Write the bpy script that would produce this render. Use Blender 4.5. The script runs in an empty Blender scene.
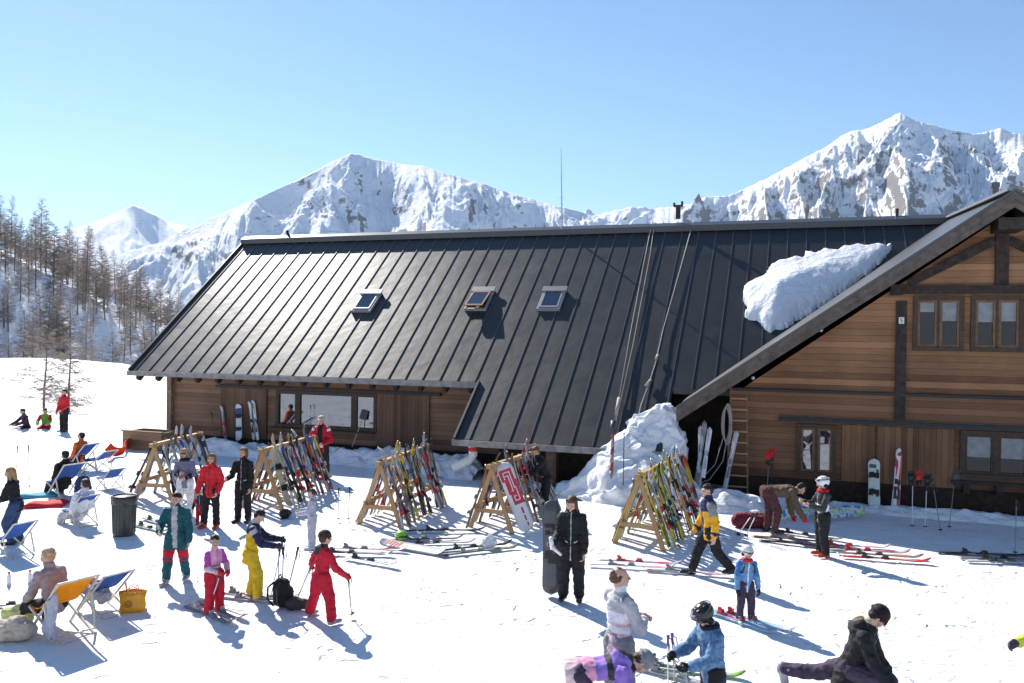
import bpy, bmesh, math, random
import numpy as np
from mathutils import Vector, Matrix, Euler, noise
R_ = math.radians
sc = bpy.context.scene
COL = sc.collection
rnd = random.Random(7)

# ------------------------------------------------------------------ camera model
F = 830.0; HC = 4.3; PITCH = 0.0114; ROLL = 0.012
def ray(x, y):
    a = (x-512)/F; b = -(y-341.5)/F
    c, s = math.cos(ROLL), math.sin(ROLL)
    a, b = a*c-b*s, a*s+b*c
    return Vector((a, math.cos(PITCH)+b*math.sin(PITCH), -math.sin(PITCH)+b*math.cos(PITCH)))
def G(x, y, z=0.0):
    """ground point seen at a pixel of the survey photograph"""
    d = ray(x, y); return Vector((0, 0, HC)) + d*((z-HC)/d.z)
def atY(x, y, Y):
    d = ray(x, y); return Vector((0, 0, HC)) + d*(Y/d.y)
cam = bpy.data.cameras.new('camera'); camo = bpy.data.objects.new('camera', cam); COL.objects.link(camo)
cam.sensor_width = 36.0; cam.lens = 36.0*F/1024; cam.clip_start = 0.1; cam.clip_end = 60000
camo.matrix_world = Matrix.Translation((0, 0, HC)) @ Matrix.Rotation(R_(90)-PITCH, 4, 'X') @ Matrix.Rotation(ROLL, 4, 'Z')
sc.camera = camo

# ------------------------------------------------------------------ light
SUN_AZ, SUN_EL = R_(-31.5), R_(37)
sd = Vector((math.sin(SUN_AZ)*math.cos(SUN_EL), math.cos(SUN_AZ)*math.cos(SUN_EL), math.sin(SUN_EL)))
sun = bpy.data.lights.new('sun', 'SUN'); sun.energy = 4.9; sun.angle = R_(0.5); sun.color = (1.0, 0.955, 0.89)
so = bpy.data.objects.new('sun', sun); COL.objects.link(so)
so.rotation_euler = sd.to_track_quat('Z', 'Y').to_euler(); so.location = sd*60
w = bpy.data.worlds.new('World'); sc.world = w; w.use_nodes = True
nt = w.node_tree; bg = nt.nodes['Background']
sky = nt.nodes.new('ShaderNodeTexSky'); sky.sky_type = 'NISHITA'; sky.sun_disc = False
sky.sun_elevation = SUN_EL; sky.sun_rotation = SUN_AZ; sky.altitude = 2000; sky.air_density = 1.0; sky.dust_density = 0.3; sky.ozone_density = 1.2
hs = nt.nodes.new('ShaderNodeHueSaturation'); hs.inputs['Saturation'].default_value = 1.12; nt.links.new(sky.outputs[0], hs.inputs['Color']); nt.links.new(hs.outputs[0], bg.inputs[0]); bg.inputs[1].default_value = 0.086
vs = sc.view_settings; vs.view_transform = 'Standard'; vs.look = 'None'; vs.exposure = 0.95; vs.gamma = 1.0; vs.use_curve_mapping = False
sc.cycles.max_bounces = 7; sc.cycles.diffuse_bounces = 4; sc.cycles.glossy_bounces = 3; sc.cycles.transmission_bounces = 4; sc.cycles.volume_bounces = 0
sc.cycles.use_denoising = True
sc.cycles.sample_clamp_indirect = 6.0

# ------------------------------------------------------------------ materials
MATS = {}
def mat(key, col, rough=0.7, spec=0.3, metal=0.0, var=0.0, scale=30.0, bump=0.0, bscale=None, coat=0.0, col2=None):
    """plain procedural material: base colour broken up by noise, optional bump"""
    if key in MATS: return MATS[key]
    m = bpy.data.materials.new(key); m.use_nodes = True; t = m.node_tree; b = t.nodes['Principled BSDF']
    b.inputs['Roughness'].default_value = rough; b.inputs['Metallic'].default_value = metal
    b.inputs['Specular IOR Level'].default_value = spec; b.inputs['Coat Weight'].default_value = coat
    b.inputs['Base Color'].default_value = (*col, 1)
    tc = t.nodes.new('ShaderNodeTexCoord')
    if var > 0 or col2:
        n = t.nodes.new('ShaderNodeTexNoise'); n.inputs['Scale'].default_value = scale; n.inputs['Detail'].default_value = 4
        t.links.new(tc.outputs['Object'], n.inputs['Vector'])
        r = t.nodes.new('ShaderNodeValToRGB'); r.color_ramp.elements[0].position = 0.3; r.color_ramp.elements[1].position = 0.7
        c2 = col2 if col2 else tuple(min(1, c*(1+var)) for c in col)
        c1 = col if col2 else tuple(c*(1-var) for c in col)
        r.color_ramp.elements[0].color = (*c1, 1); r.color_ramp.elements[1].color = (*c2, 1)
        t.links.new(n.outputs['Fac'], r.inputs['Fac']); t.links.new(r.outputs['Color'], b.inputs['Base Color'])
    if bump > 0:
        n2 = t.nodes.new('ShaderNodeTexNoise'); n2.inputs['Scale'].default_value = bscale or scale*2; n2.inputs['Detail'].default_value = 4
        t.links.new(tc.outputs['Object'], n2.inputs['Vector'])
        bp = t.nodes.new('ShaderNodeBump'); bp.inputs['Strength'].default_value = bump; bp.inputs['Distance'].default_value = 0.02
        t.links.new(n2.outputs['Fac'], bp.inputs['Height']); t.links.new(bp.outputs['Normal'], b.inputs['Normal'])
    MATS[key] = m; return m

def wood(key, c1, c2, axis='z', board=0.14, gap=0.04, dark=0.35, rough=0.75, along=0):
    """boards: joints every `board` metres along `axis`, each board its own tone, grain drawn along the boards"""
    if key in MATS: return MATS[key]
    m = bpy.data.materials.new(key); m.use_nodes = True; t = m.node_tree; b = t.nodes['Principled BSDF']; N_ = t.nodes.new; L_ = t.links.new
    b.inputs['Roughness'].default_value = rough; b.inputs['Specular IOR Level'].default_value = 0.25
    tc = N_('ShaderNodeTexCoord'); sx = N_('ShaderNodeSeparateXYZ'); L_(tc.outputs['Object'], sx.inputs[0])
    dv = N_('ShaderNodeMath'); dv.operation = 'DIVIDE'; dv.inputs[1].default_value = board
    L_(sx.outputs[{'x': 0, 'y': 1, 'z': 2}[axis]], dv.inputs[0])
    fl = N_('ShaderNodeMath'); fl.operation = 'FLOOR'; L_(dv.outputs[0], fl.inputs[0])
    fr = N_('ShaderNodeMath'); fr.operation = 'FRACT'; L_(dv.outputs[0], fr.inputs[0])
    wn = N_('ShaderNodeTexWhiteNoise'); wn.noise_dimensions = '1D'; L_(fl.outputs[0], wn.inputs['W'])
    # grain
    mp = N_('ShaderNodeMapping'); s = [1.2, 1.2, 1.2]; s['xyz'.index(axis)] = 26.0
    mp.inputs['Scale'].default_value = s; L_(tc.outputs['Object'], mp.inputs[0])
    ns = N_('ShaderNodeTexNoise'); ns.inputs['Scale'].default_value = 1.6; ns.inputs['Detail'].default_value = 6; ns.inputs['Roughness'].default_value = 0.7; L_(mp.outputs[0], ns.inputs['Vector'])
    big = N_('ShaderNodeTexNoise'); big.inputs['Scale'].default_value = 0.5; big.inputs['Detail'].default_value = 5; L_(tc.outputs['Object'], big.inputs['Vector'])
    a1 = N_('ShaderNodeMath'); a1.operation = 'MULTIPLY_ADD'; a1.inputs[1].default_value = 0.45; L_(wn.outputs['Value'], a1.inputs[0])
    a2 = N_('ShaderNodeMath'); a2.operation = 'MULTIPLY_ADD'; a2.inputs[1].default_value = 0.75; a2.inputs[2].default_value = -0.47; L_(ns.outputs['Fac'], a2.inputs[0])
    L_(a2.outputs[0], a1.inputs[2])
    a3 = N_('ShaderNodeMath'); a3.operation = 'MULTIPLY_ADD'; a3.inputs[1].default_value = 0.95; L_(big.outputs['Fac'], a3.inputs[0]); L_(a1.outputs[0], a3.inputs[2])
    r = N_('ShaderNodeValToRGB'); r.color_ramp.elements[0].position = 0.15; r.color_ramp.elements[1].position = 0.85
    r.color_ramp.elements[0].color = (*c1, 1); r.color_ramp.elements[1].color = (*c2, 1); L_(a3.outputs[0], r.inputs['Fac'])
    lt = N_('ShaderNodeMath'); lt.operation = 'LESS_THAN'; lt.inputs[1].default_value = gap; L_(fr.outputs[0], lt.inputs[0])
    mx = N_('ShaderNodeMix'); mx.data_type = 'RGBA'; L_(lt.outputs[0], mx.inputs[0]); L_(r.outputs[0], mx.inputs[6]); mx.inputs[7].default_value = (*[c*dark for c in c1], 1)
    L_(mx.outputs[2], b.inputs['Base Color'])
    ih = N_('ShaderNodeMath'); ih.operation = 'MULTIPLY_ADD'; ih.inputs[1].default_value = -3.0; L_(lt.outputs[0], ih.inputs[0]); L_(ns.outputs['Fac'], ih.inputs[2])
    bp = N_('ShaderNodeBump'); bp.inputs['Strength'].default_value = 0.5; bp.inputs['Distance'].default_value = 0.015; L_(ih.outputs[0], bp.inputs['Height']); L_(bp.outputs[0], b.inputs['Normal'])
    MATS[key] = m; return m

def snow_mat(key, base=(0.90, 0.91, 0.93), lumps=True):
    if key in MATS: return MATS[key]
    m = bpy.data.materials.new(key); m.use_nodes = True; t = m.node_tree; b = t.nodes['Principled BSDF']; N_ = t.nodes.new; L_ = t.links.new
    b.inputs['Roughness'].default_value = 0.6; b.inputs['Specular IOR Level'].default_value = 0.25
    tc = N_('ShaderNodeTexCoord')
    n0 = N_('ShaderNodeTexNoise'); n0.inputs['Scale'].default_value = 0.35; n0.inputs['Detail'].default_value = 6; n0.inputs['Roughness'].default_value = 0.65; L_(tc.outputs['Object'], n0.inputs['Vector'])
    r = N_('ShaderNodeValToRGB'); r.color_ramp.elements[0].position = 0.3; r.color_ramp.elements[1].position = 0.65
    r.color_ramp.elements[0].color = (*[c*0.93 for c in base], 1); r.color_ramp.elements[1].color = (*base, 1); L_(n0.outputs['Fac'], r.inputs['Fac'])
    # scattered specks of dirt and wood chips
    vo = N_('ShaderNodeTexVoronoi'); vo.inputs['Scale'].default_value = 4.2; L_(tc.outputs['Object'], vo.inputs['Vector'])
    lt = N_('ShaderNodeMath'); lt.operation = 'LESS_THAN'; lt.inputs[1].default_value = 0.06; L_(vo.outputs['Distance'], lt.inputs[0])
    wn = N_('ShaderNodeMath'); wn.operation = 'GREATER_THAN'; wn.inputs[1].default_value = 0.72
    sx = N_('ShaderNodeSeparateColor'); L_(vo.outputs['Color'], sx.inputs[0]); L_(sx.outputs[0], wn.inputs[0])
    mu = N_('ShaderNodeMath'); mu.operation = 'MULTIPLY'; L_(lt.outputs[0], mu.inputs[0]); L_(wn.outputs[0], mu.inputs[1])
    mu2 = N_('ShaderNodeMath'); mu2.operation = 'MULTIPLY'; mu2.inputs[1].default_value = 0.5 if lumps else 0.0; L_(mu.outputs[0], mu2.inputs[0])
    mx = N_('ShaderNodeMix'); mx.data_type = 'RGBA'; L_(mu2.outputs[0], mx.inputs[0]); L_(r.outputs[0], mx.inputs[6]); mx.inputs[7].default_value = (0.3, 0.29, 0.28, 1)
    L_(mx.outputs[2], b.inputs['Base Color'])
    n1 = N_('ShaderNodeTexNoise'); n1.inputs['Scale'].default_value = 2.2; n1.inputs['Detail'].default_value = 8; n1.inputs['Roughness'].default_value = 0.68; L_(tc.outputs['Object'], n1.inputs['Vector'])
    # ski tracks and scuffs: stretched noise along two directions
    mp = N_('ShaderNodeMapping'); mp.inputs['Rotation'].default_value = (0, 0, 0.45); mp.inputs['Scale'].default_value = (0.5, 7.0, 1); L_(tc.outputs['Object'], mp.inputs[0])
    n2 = N_('ShaderNodeTexNoise'); n2.inputs['Scale'].default_value = 1.0; n2.inputs['Detail'].default_value = 3; L_(mp.outputs[0], n2.inputs['Vector'])
    ad = N_('ShaderNodeMath'); ad.operation = 'MULTIPLY_ADD'; ad.inputs[1].default_value = 0.35; L_(n2.outputs['Fac'], ad.inputs[0]); L_(n1.outputs['Fac'], ad.inputs[2])
    if lumps:
        v2 = N_('ShaderNodeTexVoronoi'); v2.feature = 'SMOOTH_F1'; v2.inputs['Scale'].default_value = 3.4; v2.inputs['Smoothness'].default_value = 0.35
        wv = N_('ShaderNodeTexNoise'); wv.inputs['Scale'].default_value = 1.7; wv.inputs['Detail'].default_value = 3; L_(tc.outputs['Object'], wv.inputs['Vector']); wa = N_('ShaderNodeVectorMath'); wa.operation = 'MULTIPLY_ADD'; wa.inputs[1].default_value = (0.9, 0.9, 0); L_(wv.outputs['Color'], wa.inputs[0]); L_(tc.outputs['Object'], wa.inputs[2]); L_(wa.outputs[0], v2.inputs['Vector'])
        mr = N_('ShaderNodeMapRange'); mr.inputs['From Min'].default_value = 0.12; mr.inputs['From Max'].default_value = 0.30; mr.interpolation_type = 'SMOOTHSTEP'; L_(v2.outputs['Distance'], mr.inputs[0])
        pm = N_('ShaderNodeTexNoise'); pm.inputs['Scale'].default_value = 0.5; pm.inputs['Detail'].default_value = 2; L_(tc.outputs['Object'], pm.inputs['Vector'])
        pr = N_('ShaderNodeMapRange'); pr.inputs['From Min'].default_value = 0.42; pr.inputs['From Max'].default_value = 0.60; pr.inputs['To Max'].default_value = 0.42; L_(pm.outputs['Fac'], pr.inputs[0])
        mm = N_('ShaderNodeMath'); mm.operation = 'MULTIPLY'; L_(mr.outputs[0], mm.inputs[0]); L_(pr.outputs[0], mm.inputs[1])
        a3 = N_('ShaderNodeMath'); a3.operation = 'ADD'; L_(ad.outputs[0], a3.inputs[0]); L_(mm.outputs[0], a3.inputs[1]); ad = a3
    bp = N_('ShaderNodeBump'); bp.inputs['Strength'].default_value = 0.9; bp.inputs['Distance'].default_value = 0.14
    ln_ = N_('ShaderNodeVectorMath'); ln_.operation = 'LENGTH'; L_(tc.outputs['Object'], ln_.inputs[0]); dm = N_('ShaderNodeMapRange'); dm.inputs['From Min'].default_value = 30; dm.inputs['From Max'].default_value = 110; dm.inputs['To Min'].default_value = 0.9; dm.inputs['To Max'].default_value = 0.04; L_(ln_.outputs['Value'], dm.inputs[0]); L_(dm.outputs[0], bp.inputs['Strength'])
    if True:
        L_(ad.outputs[0], bp.inputs['Height']); L_(bp.outputs[0], b.inputs['Normal'])
    MATS[key] = m; return m

# ------------------------------------------------------------------ mesh builder
class MB:
    def __init__(s): s.v = []; s.f = []; s.mi = []
    def add(s, vs, fs, m=0):
        b = len(s.v); s.v += [tuple(p) for p in vs]
        for f in fs: s.f.append(tuple(b+i for i in f)); s.mi.append(m)
    def obox(s, o, ax, ay, az, m=0):
        o, ax, ay, az = Vector(o), Vector(ax), Vector(ay), Vector(az)
        p = [o, o+ax, o+ax+ay, o+ay]; p += [q+az for q in p]
        if ax.cross(ay).dot(az) < 0: p = p[4:]+p[:4]
        s.add(p, [(3, 2, 1, 0), (4, 5, 6, 7), (0, 1, 5, 4), (1, 2, 6, 5), (2, 3, 7, 6), (3, 0, 4, 7)], m)
    def box(s, c, d, R=None, m=0):
        R = R or Matrix.Identity(3); c = Vector(c)
        ax, ay, az = (R @ Vector((d[0], 0, 0)), R @ Vector((0, d[1], 0)), R @ Vector((0, 0, d[2])))
        s.obox(c-(ax+ay+az)/2, ax, ay, az, m)
    def bb(s, x0, x1, y0, y1, z0, z1, m=0): s.box(((x0+x1)/2, (y0+y1)/2, (z0+z1)/2), (abs(x1-x0), abs(y1-y0), abs(z1-z0)), None, m)
    def bar(s, a, b, wd, th, up=(0, 0, 1), m=0):
        """rectangular bar from a to b: width wd across, thickness th along up"""
        a, b = Vector(a), Vector(b); d = (b-a); n = d.normalized(); up = Vector(up)
        side = n.cross(up)
        if side.length < 1e-4: side = n.cross(Vector((1, 0, 0)))
        side.normalize(); u2 = side.cross(n)
        s.obox(a-side*wd/2-u2*th/2, d, side*wd, u2*th, m)
    def tube(s, pts, r, seg=8, m=0, cap=True):
        pts = [Vector(p) for p in pts]; n = len(pts)
        rs = r if isinstance(r, (list, tuple)) else [r]*n
        t0 = (pts[1]-pts[0]).normalized(); ref = Vector((0, 0, 1)) if abs(t0.z) < 0.9 else Vector((1, 0, 0))
        vs = []
        for i, p in enumerate(pts):
            t = (pts[min(i+1, n-1)]-pts[max(i-1, 0)])
            t = t.normalized() if t.length > 1e-9 else t0
            x = ref-t*ref.dot(t); x.normalize(); y = t.cross(x); ref = x
            vs += [p+(x*math.cos(2*math.pi*k/seg)+y*math.sin(2*math.pi*k/seg))*rs[i] for k in range(seg)]
        fs = []
        for i in range(n-1):
            for k in range(seg):
                a = i*seg+k; b = i*seg+(k+1) % seg; fs.append((a, b, b+seg, a+seg))
        if cap: fs += [tuple(reversed(range(seg))), tuple((n-1)*seg+k for k in range(seg))]
        s.add(vs, fs, m)
    def prism(s, poly, vec, m=0):
        poly = [Vector(p) for p in poly]; vec = Vector(vec); n = len(poly)
        nr = Vector((0, 0, 0))
        for i in range(n): nr += poly[i].cross(poly[(i+1) % n])
        if nr.dot(vec) > 0: poly.reverse()
        s.add(poly+[p+vec for p in poly], [tuple(range(n)), tuple(reversed(range(n, 2*n)))]+[(i, i+n, (i+1) % n+n, (i+1) % n) for i in range(n)], m)
    def lathe(s, prof, c=(0, 0, 0), seg=20, m=0, axis=None):
        M3 = axis or Matrix.Identity(3); c = Vector(c); vs = []; fs = []; n = len(prof)
        for (r, z) in prof:
            vs += [c+M3 @ Vector((r*math.cos(2*math.pi*k/seg), r*math.sin(2*math.pi*k/seg), z)) for k in range(seg)]
        for i in range(n-1):
            for k in range(seg):
                a = i*seg+k; b = i*seg+(k+1) % seg; fs.append((a, b, b+seg, a+seg))
        fs += [tuple(reversed(range(seg))), tuple((n-1)*seg+k for k in range(seg))]
        s.add(vs, fs, m)
    def ball(s, c, r, seg=12, m=0, R=None):
        rr = r if isinstance(r, (tuple, list)) else (r, r, r); c = Vector(c); R = R or Matrix.Identity(3)
        k = max(4, seg//2); vs = [c+R @ Vector((0, 0, -rr[2]))]
        for i in range(1, k):
            a = -math.pi/2+math.pi*i/k
            vs += [c+R @ Vector((rr[0]*math.cos(a)*math.cos(2*math.pi*j/seg), rr[1]*math.cos(a)*math.sin(2*math.pi*j/seg), rr[2]*math.sin(a))) for j in range(seg)]
        vs.append(c+R @ Vector((0, 0, rr[2]))); fs = [(0, 1+(j+1) % seg, 1+j) for j in range(seg)]
        for i in range(k-2):
            for j in range(seg):
                a = 1+i*seg+j; b = 1+i*seg+(j+1) % seg; fs.append((a, b, b+seg, a+seg))
        last = len(vs)-1; o = 1+(k-2)*seg
        fs += [(o+j, o+(j+1) % seg, last) for j in range(seg)]
        s.add(vs, fs, m)
    def grid(s, fn, nu, nv, m=0):
        vs = [fn(i/(nu), j/(nv)) for j in range(nv+1) for i in range(nu+1)]
        s.add(vs, [(j*(nu+1)+i, j*(nu+1)+i+1, (j+1)*(nu+1)+i+1, (j+1)*(nu+1)+i) for j in range(nv) for i in range(nu)], m)
    def mesh(s, name, mats, smooth=False):
        me = bpy.data.meshes.new(name); me.from_pydata(s.v, [], s.f)
        for q in (mats if isinstance(mats, (list, tuple)) else [mats]): me.materials.append(q)
        me.polygons.foreach_set('material_index', s.mi)
        if smooth: me.polygons.foreach_set('use_smooth', [True]*len(s.f))
        me.update(); return me
    def build(s, name, mats, parent=None, smooth=False, loc=None, rot=None, bevel=0.0):
        o = bpy.data.objects.new(name, s.mesh(name, mats, smooth)); COL.objects.link(o)
        if parent: o.parent = parent
        if loc is not None: o.location = loc
        if rot is not None: o.rotation_euler = rot
        if bevel > 0:
            b = o.modifiers.new('bevel', 'BEVEL'); b.width = bevel; b.segments = 2; b.limit_method = 'ANGLE'
        return o
def tag(o, label=None, cat=None, group=None, kind=None):
    if label: o['label'] = label
    if cat: o['category'] = cat
    if group: o['group'] = group
    if kind: o['kind'] = kind
    return o
def empty(name, loc, rz=0.0, label=None, cat=None, group=None):
    o = bpy.data.objects.new(name, None); COL.objects.link(o); o.location = loc; o.rotation_euler = (0, 0, rz); o.empty_display_size = 0.2
    return tag(o, label, cat, group)
def kids(o): return CH.get(o.name, [])
def copy_tree(o, parent=None):
    c = o.copy(); COL.objects.link(c); c.parent = parent
    for ch in o.children: copy_tree(ch, c)
    return c
def fbm(x, y, z=0.0, oct=5, h=1.0):
    return noise.fractal(Vector((x, y, z)), h, 2.0, oct)
ORD = ['first', 'second', 'third', 'fourth', 'fifth', 'sixth', 'seventh', 'eighth', 'ninth', 'tenth', 'eleventh', 'twelfth', 'thirteenth', 'fourteenth', 'fifteenth', 'sixteenth', 'seventeenth', 'eighteenth', 'nineteenth', 'twentieth']
# ================================================================== TERRAIN
SNOW = snow_mat('snow'); HEAP = snow_mat('heaped_snow', lumps=False)
UV_U = Vector((math.cos(R_(19.3)), -math.sin(R_(19.3)), 0)); UV_N = Vector((math.sin(R_(19.3)), math.cos(R_(19.3)), 0))
def sstep(a, b, x):
    t = min(1, max(0, (x-a)/(b-a))); return t*t*(3-2*t)
def hill_top(az):
    """height of the wooded hill crest by bearing (deg, left negative)"""
    pts = [(-75, 34), (-50, 30), (-36, 26), (-31.5, 20), (-28, 13.5), (-25, 7.5), (-22, 1.5), (-19, -6), (-12, -16), (0, -25)]
    if az <= pts[0][0]: return pts[0][1]
    for (a0, h0), (a1, h1) in zip(pts, pts[1:]):
        if a0 <= az <= a1: return h0+(h1-h0)*(az-a0)/(a1-a0)
    return -25
def ground_z(x, y):
    r = math.hypot(x, y); az = math.degrees(math.atan2(x, y))
    z = 0.0
    if r < 130: z += 0.05*fbm(x*0.25, y*0.25, 3)*(1-sstep(60, 130, r))
    # snow mounds on the open terrace left of the hut
    z += 1.1*max(0, fbm(x*0.13, y*0.13, 9.0))*sstep(33, 42, r)*(1-sstep(80, 100, r))
    if az < -18 and az > -60: z += 1.3*sstep(20, 33, -az)*sstep(50, 92, r)
    # terrace edge, valley, hill
    if abs(az) < 100:
        z -= sstep(92, 132, r)*13
        ht = hill_top(az)
        z += sstep(135, 225, r)*(ht+13)+2.2*fbm(x*0.03, y*0.03, 5.0)*sstep(120, 150, r)
        z -= sstep(235, 420, r)*(ht+60)
    else:  # behind the viewer: unseen slope added for window reflections, rising to a far ridge
        k = sstep(100, 125, abs(az))
        z -= (1-k)*sstep(92, 132, r)*13
        z += k*(sstep(60, 900, r)*90+sstep(120, 600, r)*14*fbm(x*0.01, y*0.01, 5.0))
        z -= (1-k)*sstep(235, 420, r)*60
    return z
rs = [0.0]; r = 1.5
while r < 15000:
    rs.append(r); r *= 1.035 if r < 500 else 1.10
az_list = [a*0.4 for a in range(-110, 111)] + [44+a*4 for a in range(1, 68)]
verts = [(0, 0, 0)]; faces = []
na = len(az_list)
for r in rs[1:]:
    for a in az_list:
        x = r*math.sin(R_(a)); y = r*math.cos(R_(a)); verts.append((x, y, ground_z(x, y)))
for j in range(na): faces.append((0, 1+(j+1) % na, 1+j))
for i in range(len(rs)-2):
    for j in range(na):
        a = 1+i*na+j; b = 1+i*na+(j+1) % na; faces.append((a, b, b+na, a+na))
g = MB(); g.add(verts, faces); go = g.build('snow_ground', SNOW, smooth=True); tag(go, kind='structure')

# ------------------------------------------------------------------ mountains
def mountain_mat(key, rock=(0.20, 0.17, 0.16), thr=0.52, sc_=1.0):
    m = bpy.data.materials.new(key); m.use_nodes = True; t = m.node_tree; b = t.nodes['Principled BSDF']; N_ = t.nodes.new; L_ = t.links.new
    b.inputs['Roughness'].default_value = 0.8; b.inputs['Specular IOR Level'].default_value = 0.1
    tc = N_('ShaderNodeTexCoord'); ge = N_('ShaderNodeNewGeometry'); sx = N_('ShaderNodeSeparateXYZ'); L_(ge.outputs['Normal'], sx.inputs[0])
    n = N_('ShaderNodeTexNoise'); n.inputs['Scale'].default_value = 0.006*sc_; n.inputs['Detail'].default_value = 9; n.inputs['Roughness'].default_value = 0.68
    mp = N_('ShaderNodeMapping'); mp.inputs['Scale'].default_value = (1, 1, 2.4); L_(tc.outputs['Object'], mp.inputs[0]); L_(mp.outputs[0], n.inputs['Vector'])
    a = N_('ShaderNodeMath'); a.operation = 'MULTIPLY_ADD'; a.inputs[1].default_value = -0.55; L_(sx.outputs[2], a.inputs[0]); L_(n.outputs['Fac'], a.inputs[2])   # noise - .55*nz
    r = N_('ShaderNodeValToRGB'); r.color_ramp.elements[0].position = thr-0.42; r.color_ramp.elements[1].position = thr-0.36
    r.color_ramp.elements[0].color = (0.88, 0.89, 0.92, 1); r.color_ramp.elements[1].color = (*rock, 1)
    ad = N_('ShaderNodeMath'); ad.operation = 'ADD'; ad.inputs[1].default_value = 0.0; L_(a.outputs[0], ad.inputs[0]); L_(ad.outputs[0], r.inputs['Fac'])
    L_(r.outputs[0], b.inputs['Base Color'])
    n2 = N_('ShaderNodeTexNoise'); n2.inputs['Scale'].default_value = 0.02*sc_; n2.inputs['Detail'].default_value = 8; n2.inputs['Roughness'].default_value = 0.7; L_(mp.outputs[0], n2.inputs['Vector'])
    bp = N_('ShaderNodeBump'); bp.inputs['Strength'].default_value = 0.8; bp.inputs['Distance'].default_value = 22/sc_; L_(n2.outputs['Fac'], bp.inputs['Height']); L_(bp.outputs[0], b.inputs['Normal'])
    return m
def mountain(name, sil, D, base, run, m, seed, amp, cell, rows=150, step=1.3, steep=1.25, fall=1.0):
    """sil: bearing points of the crest; a real massif whose crest stands about D metres away and whose flank descends `run` metres towards the valley"""
    xs = []; x = sil[0][0]
    while x <= sil[-1][0]: xs.append(x); x += step
    cr = []
    for x in xs:
        for (a, ya), (b_, yb) in zip(sil, sil[1:]):
            if a <= x <= b_:
                y = ya+(yb-ya)*(x-a)/(b_-a); break
        d = ray(x, y); h = math.hypot(d.x, d.y)
        Dc = D*(1+0.10*noise.noise(Vector((x*0.012, seed, 0))))
        jag = 0.0024*Dc*(abs(noise.noise(Vector((x*0.11, seed+2, 0))))+0.5*abs(noise.noise(Vector((x*0.27, seed+3, 0)))))-0.0013*Dc
        cr.append((d.x/h, d.y/h, Dc, HC+d.z/h*Dc+jag))
    g = MB(); vs = []; back = 14; nr = rows+back
    for j in range(nr+1):
        for (ux, uy, Dc, zc) in cr:
            if j <= rows:
                t = 1-j/rows; rr = Dc-run*t       # t=1 valley, 0 crest
                s = t**fall
                z = zc+(base-zc)*s
                X, Y = ux*rr, uy*rr
                q = Vector((math.atan2(ux, uy)*D/cell, rr/cell*0.34, seed))
                wv = Vector((noise.noise(q*1.7), noise.noise(q*1.7+Vector((5, 1, 2))), 0))*0.35
                n = noise.ridged_multi_fractal(q+wv, 0.9, 2.1, 7, 1.0, 2.0)-1.1
                k = min(1, t*7)**0.8
                z += amp*n*k+amp*0.12*noise.noise(q*9)*min(1, t*12)
            else:
                t = (j-rows)/back; rr = Dc+run*0.6*t; X, Y = ux*rr, uy*rr; z = zc+(base-zc)*t
            vs.append((X, Y, z))
    n = len(cr)
    g.add(vs, [(j*n+i, j*n+i+1, (j+1)*n+i+1, (j+1)*n+i) for j in range(nr) for i in range(n-1)])
    o = g.build(name, m, smooth=True); tag(o, kind='structure'); return o
MM = mountain_mat('snowy_mountain', thr=0.665, sc_=1.3); MR = mountain_mat('craggy_mountain', rock=(0.21, 0.185, 0.17), thr=0.635, sc_=1.3); MF = mountain_mat('far_mountain', thr=0.70, sc_=0.9)
mountain('mountain_main', [(40, 290), (100, 262), (130, 250), (160, 243), (185, 232), (210, 218), (240, 205), (270, 192), (300, 178), (325, 165), (345, 155), (353, 153), (372, 158), (400, 163), (425, 166), (450, 174), (480, 182), (510, 192), (540, 201), (570, 208), (600, 217), (640, 230), (720, 262)],
         4200, -150, 1500, MM, 3.1, 90, 330, rows=240, fall=0.95, step=1.0)
mountain('mountain_far', [(-80, 262), (0, 250), (40, 240), (70, 230), (100, 220), (120, 211), (135, 204), (150, 211), (170, 222), (195, 228), (230, 240), (290, 262)],
         9500, -300, 3600, MF, 8.4, 170, 1000, rows=90)
mountain('mountain_right', [(560, 226), (590, 217), (620, 209), (640, 206), (655, 208), (690, 204), (705, 197), (730, 195), (745, 188), (765, 179), (790, 166), (800, 160), (820, 150), (840, 137), (850, 131), (868, 128), (885, 120), (900, 113), (915, 119), (930, 124), (950, 129), (975, 134), (1000, 128), (1024, 135), (1070, 142), (1130, 170), (1220, 230)],
         5600, -200, 2600, MR, 5.7, 215, 480, rows=280, fall=0.9, step=1.0)
# ================================================================== CHALET
NO = 22.6
def L(u, n, z): return Vector((u, n-NO, z))
def W3(u, n, z): return UV_U*u+UV_N*n+Vector((0, 0, z))
SL = 0.82; EN, EZ = 23.66, 2.756; RN = 30.3; RZ = EZ+SL*(RN-EN); LN = 21.8; LZ = EZ+SL*(LN-EN)
def on_roof(px, py, off=0.0):
    d = ray(px, py); k = SL; t = (HC-(EZ+off)+k*EN)/(k*d.dot(UV_N)-d.z); p = Vector((0, 0, HC))+d*t
    return p.dot(UV_U), p.dot(UV_N), p.z
def on_n(px, py, n):
    d = ray(px, py); p = Vector((0, 0, HC))+d*(n/d.dot(UV_N)); return p.dot(UV_U), p.z
W_MAIN = wood('weathered_boards', (0.085, 0.048, 0.030), (0.26, 0.155, 0.098), 'z', 0.15)
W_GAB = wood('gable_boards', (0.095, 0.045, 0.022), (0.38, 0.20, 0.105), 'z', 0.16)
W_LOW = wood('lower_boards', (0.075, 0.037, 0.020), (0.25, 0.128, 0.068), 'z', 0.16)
W_VERT = wood('upright_boards', (0.075, 0.036, 0.018), (0.24, 0.125, 0.062), 'x', 0.13)
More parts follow.
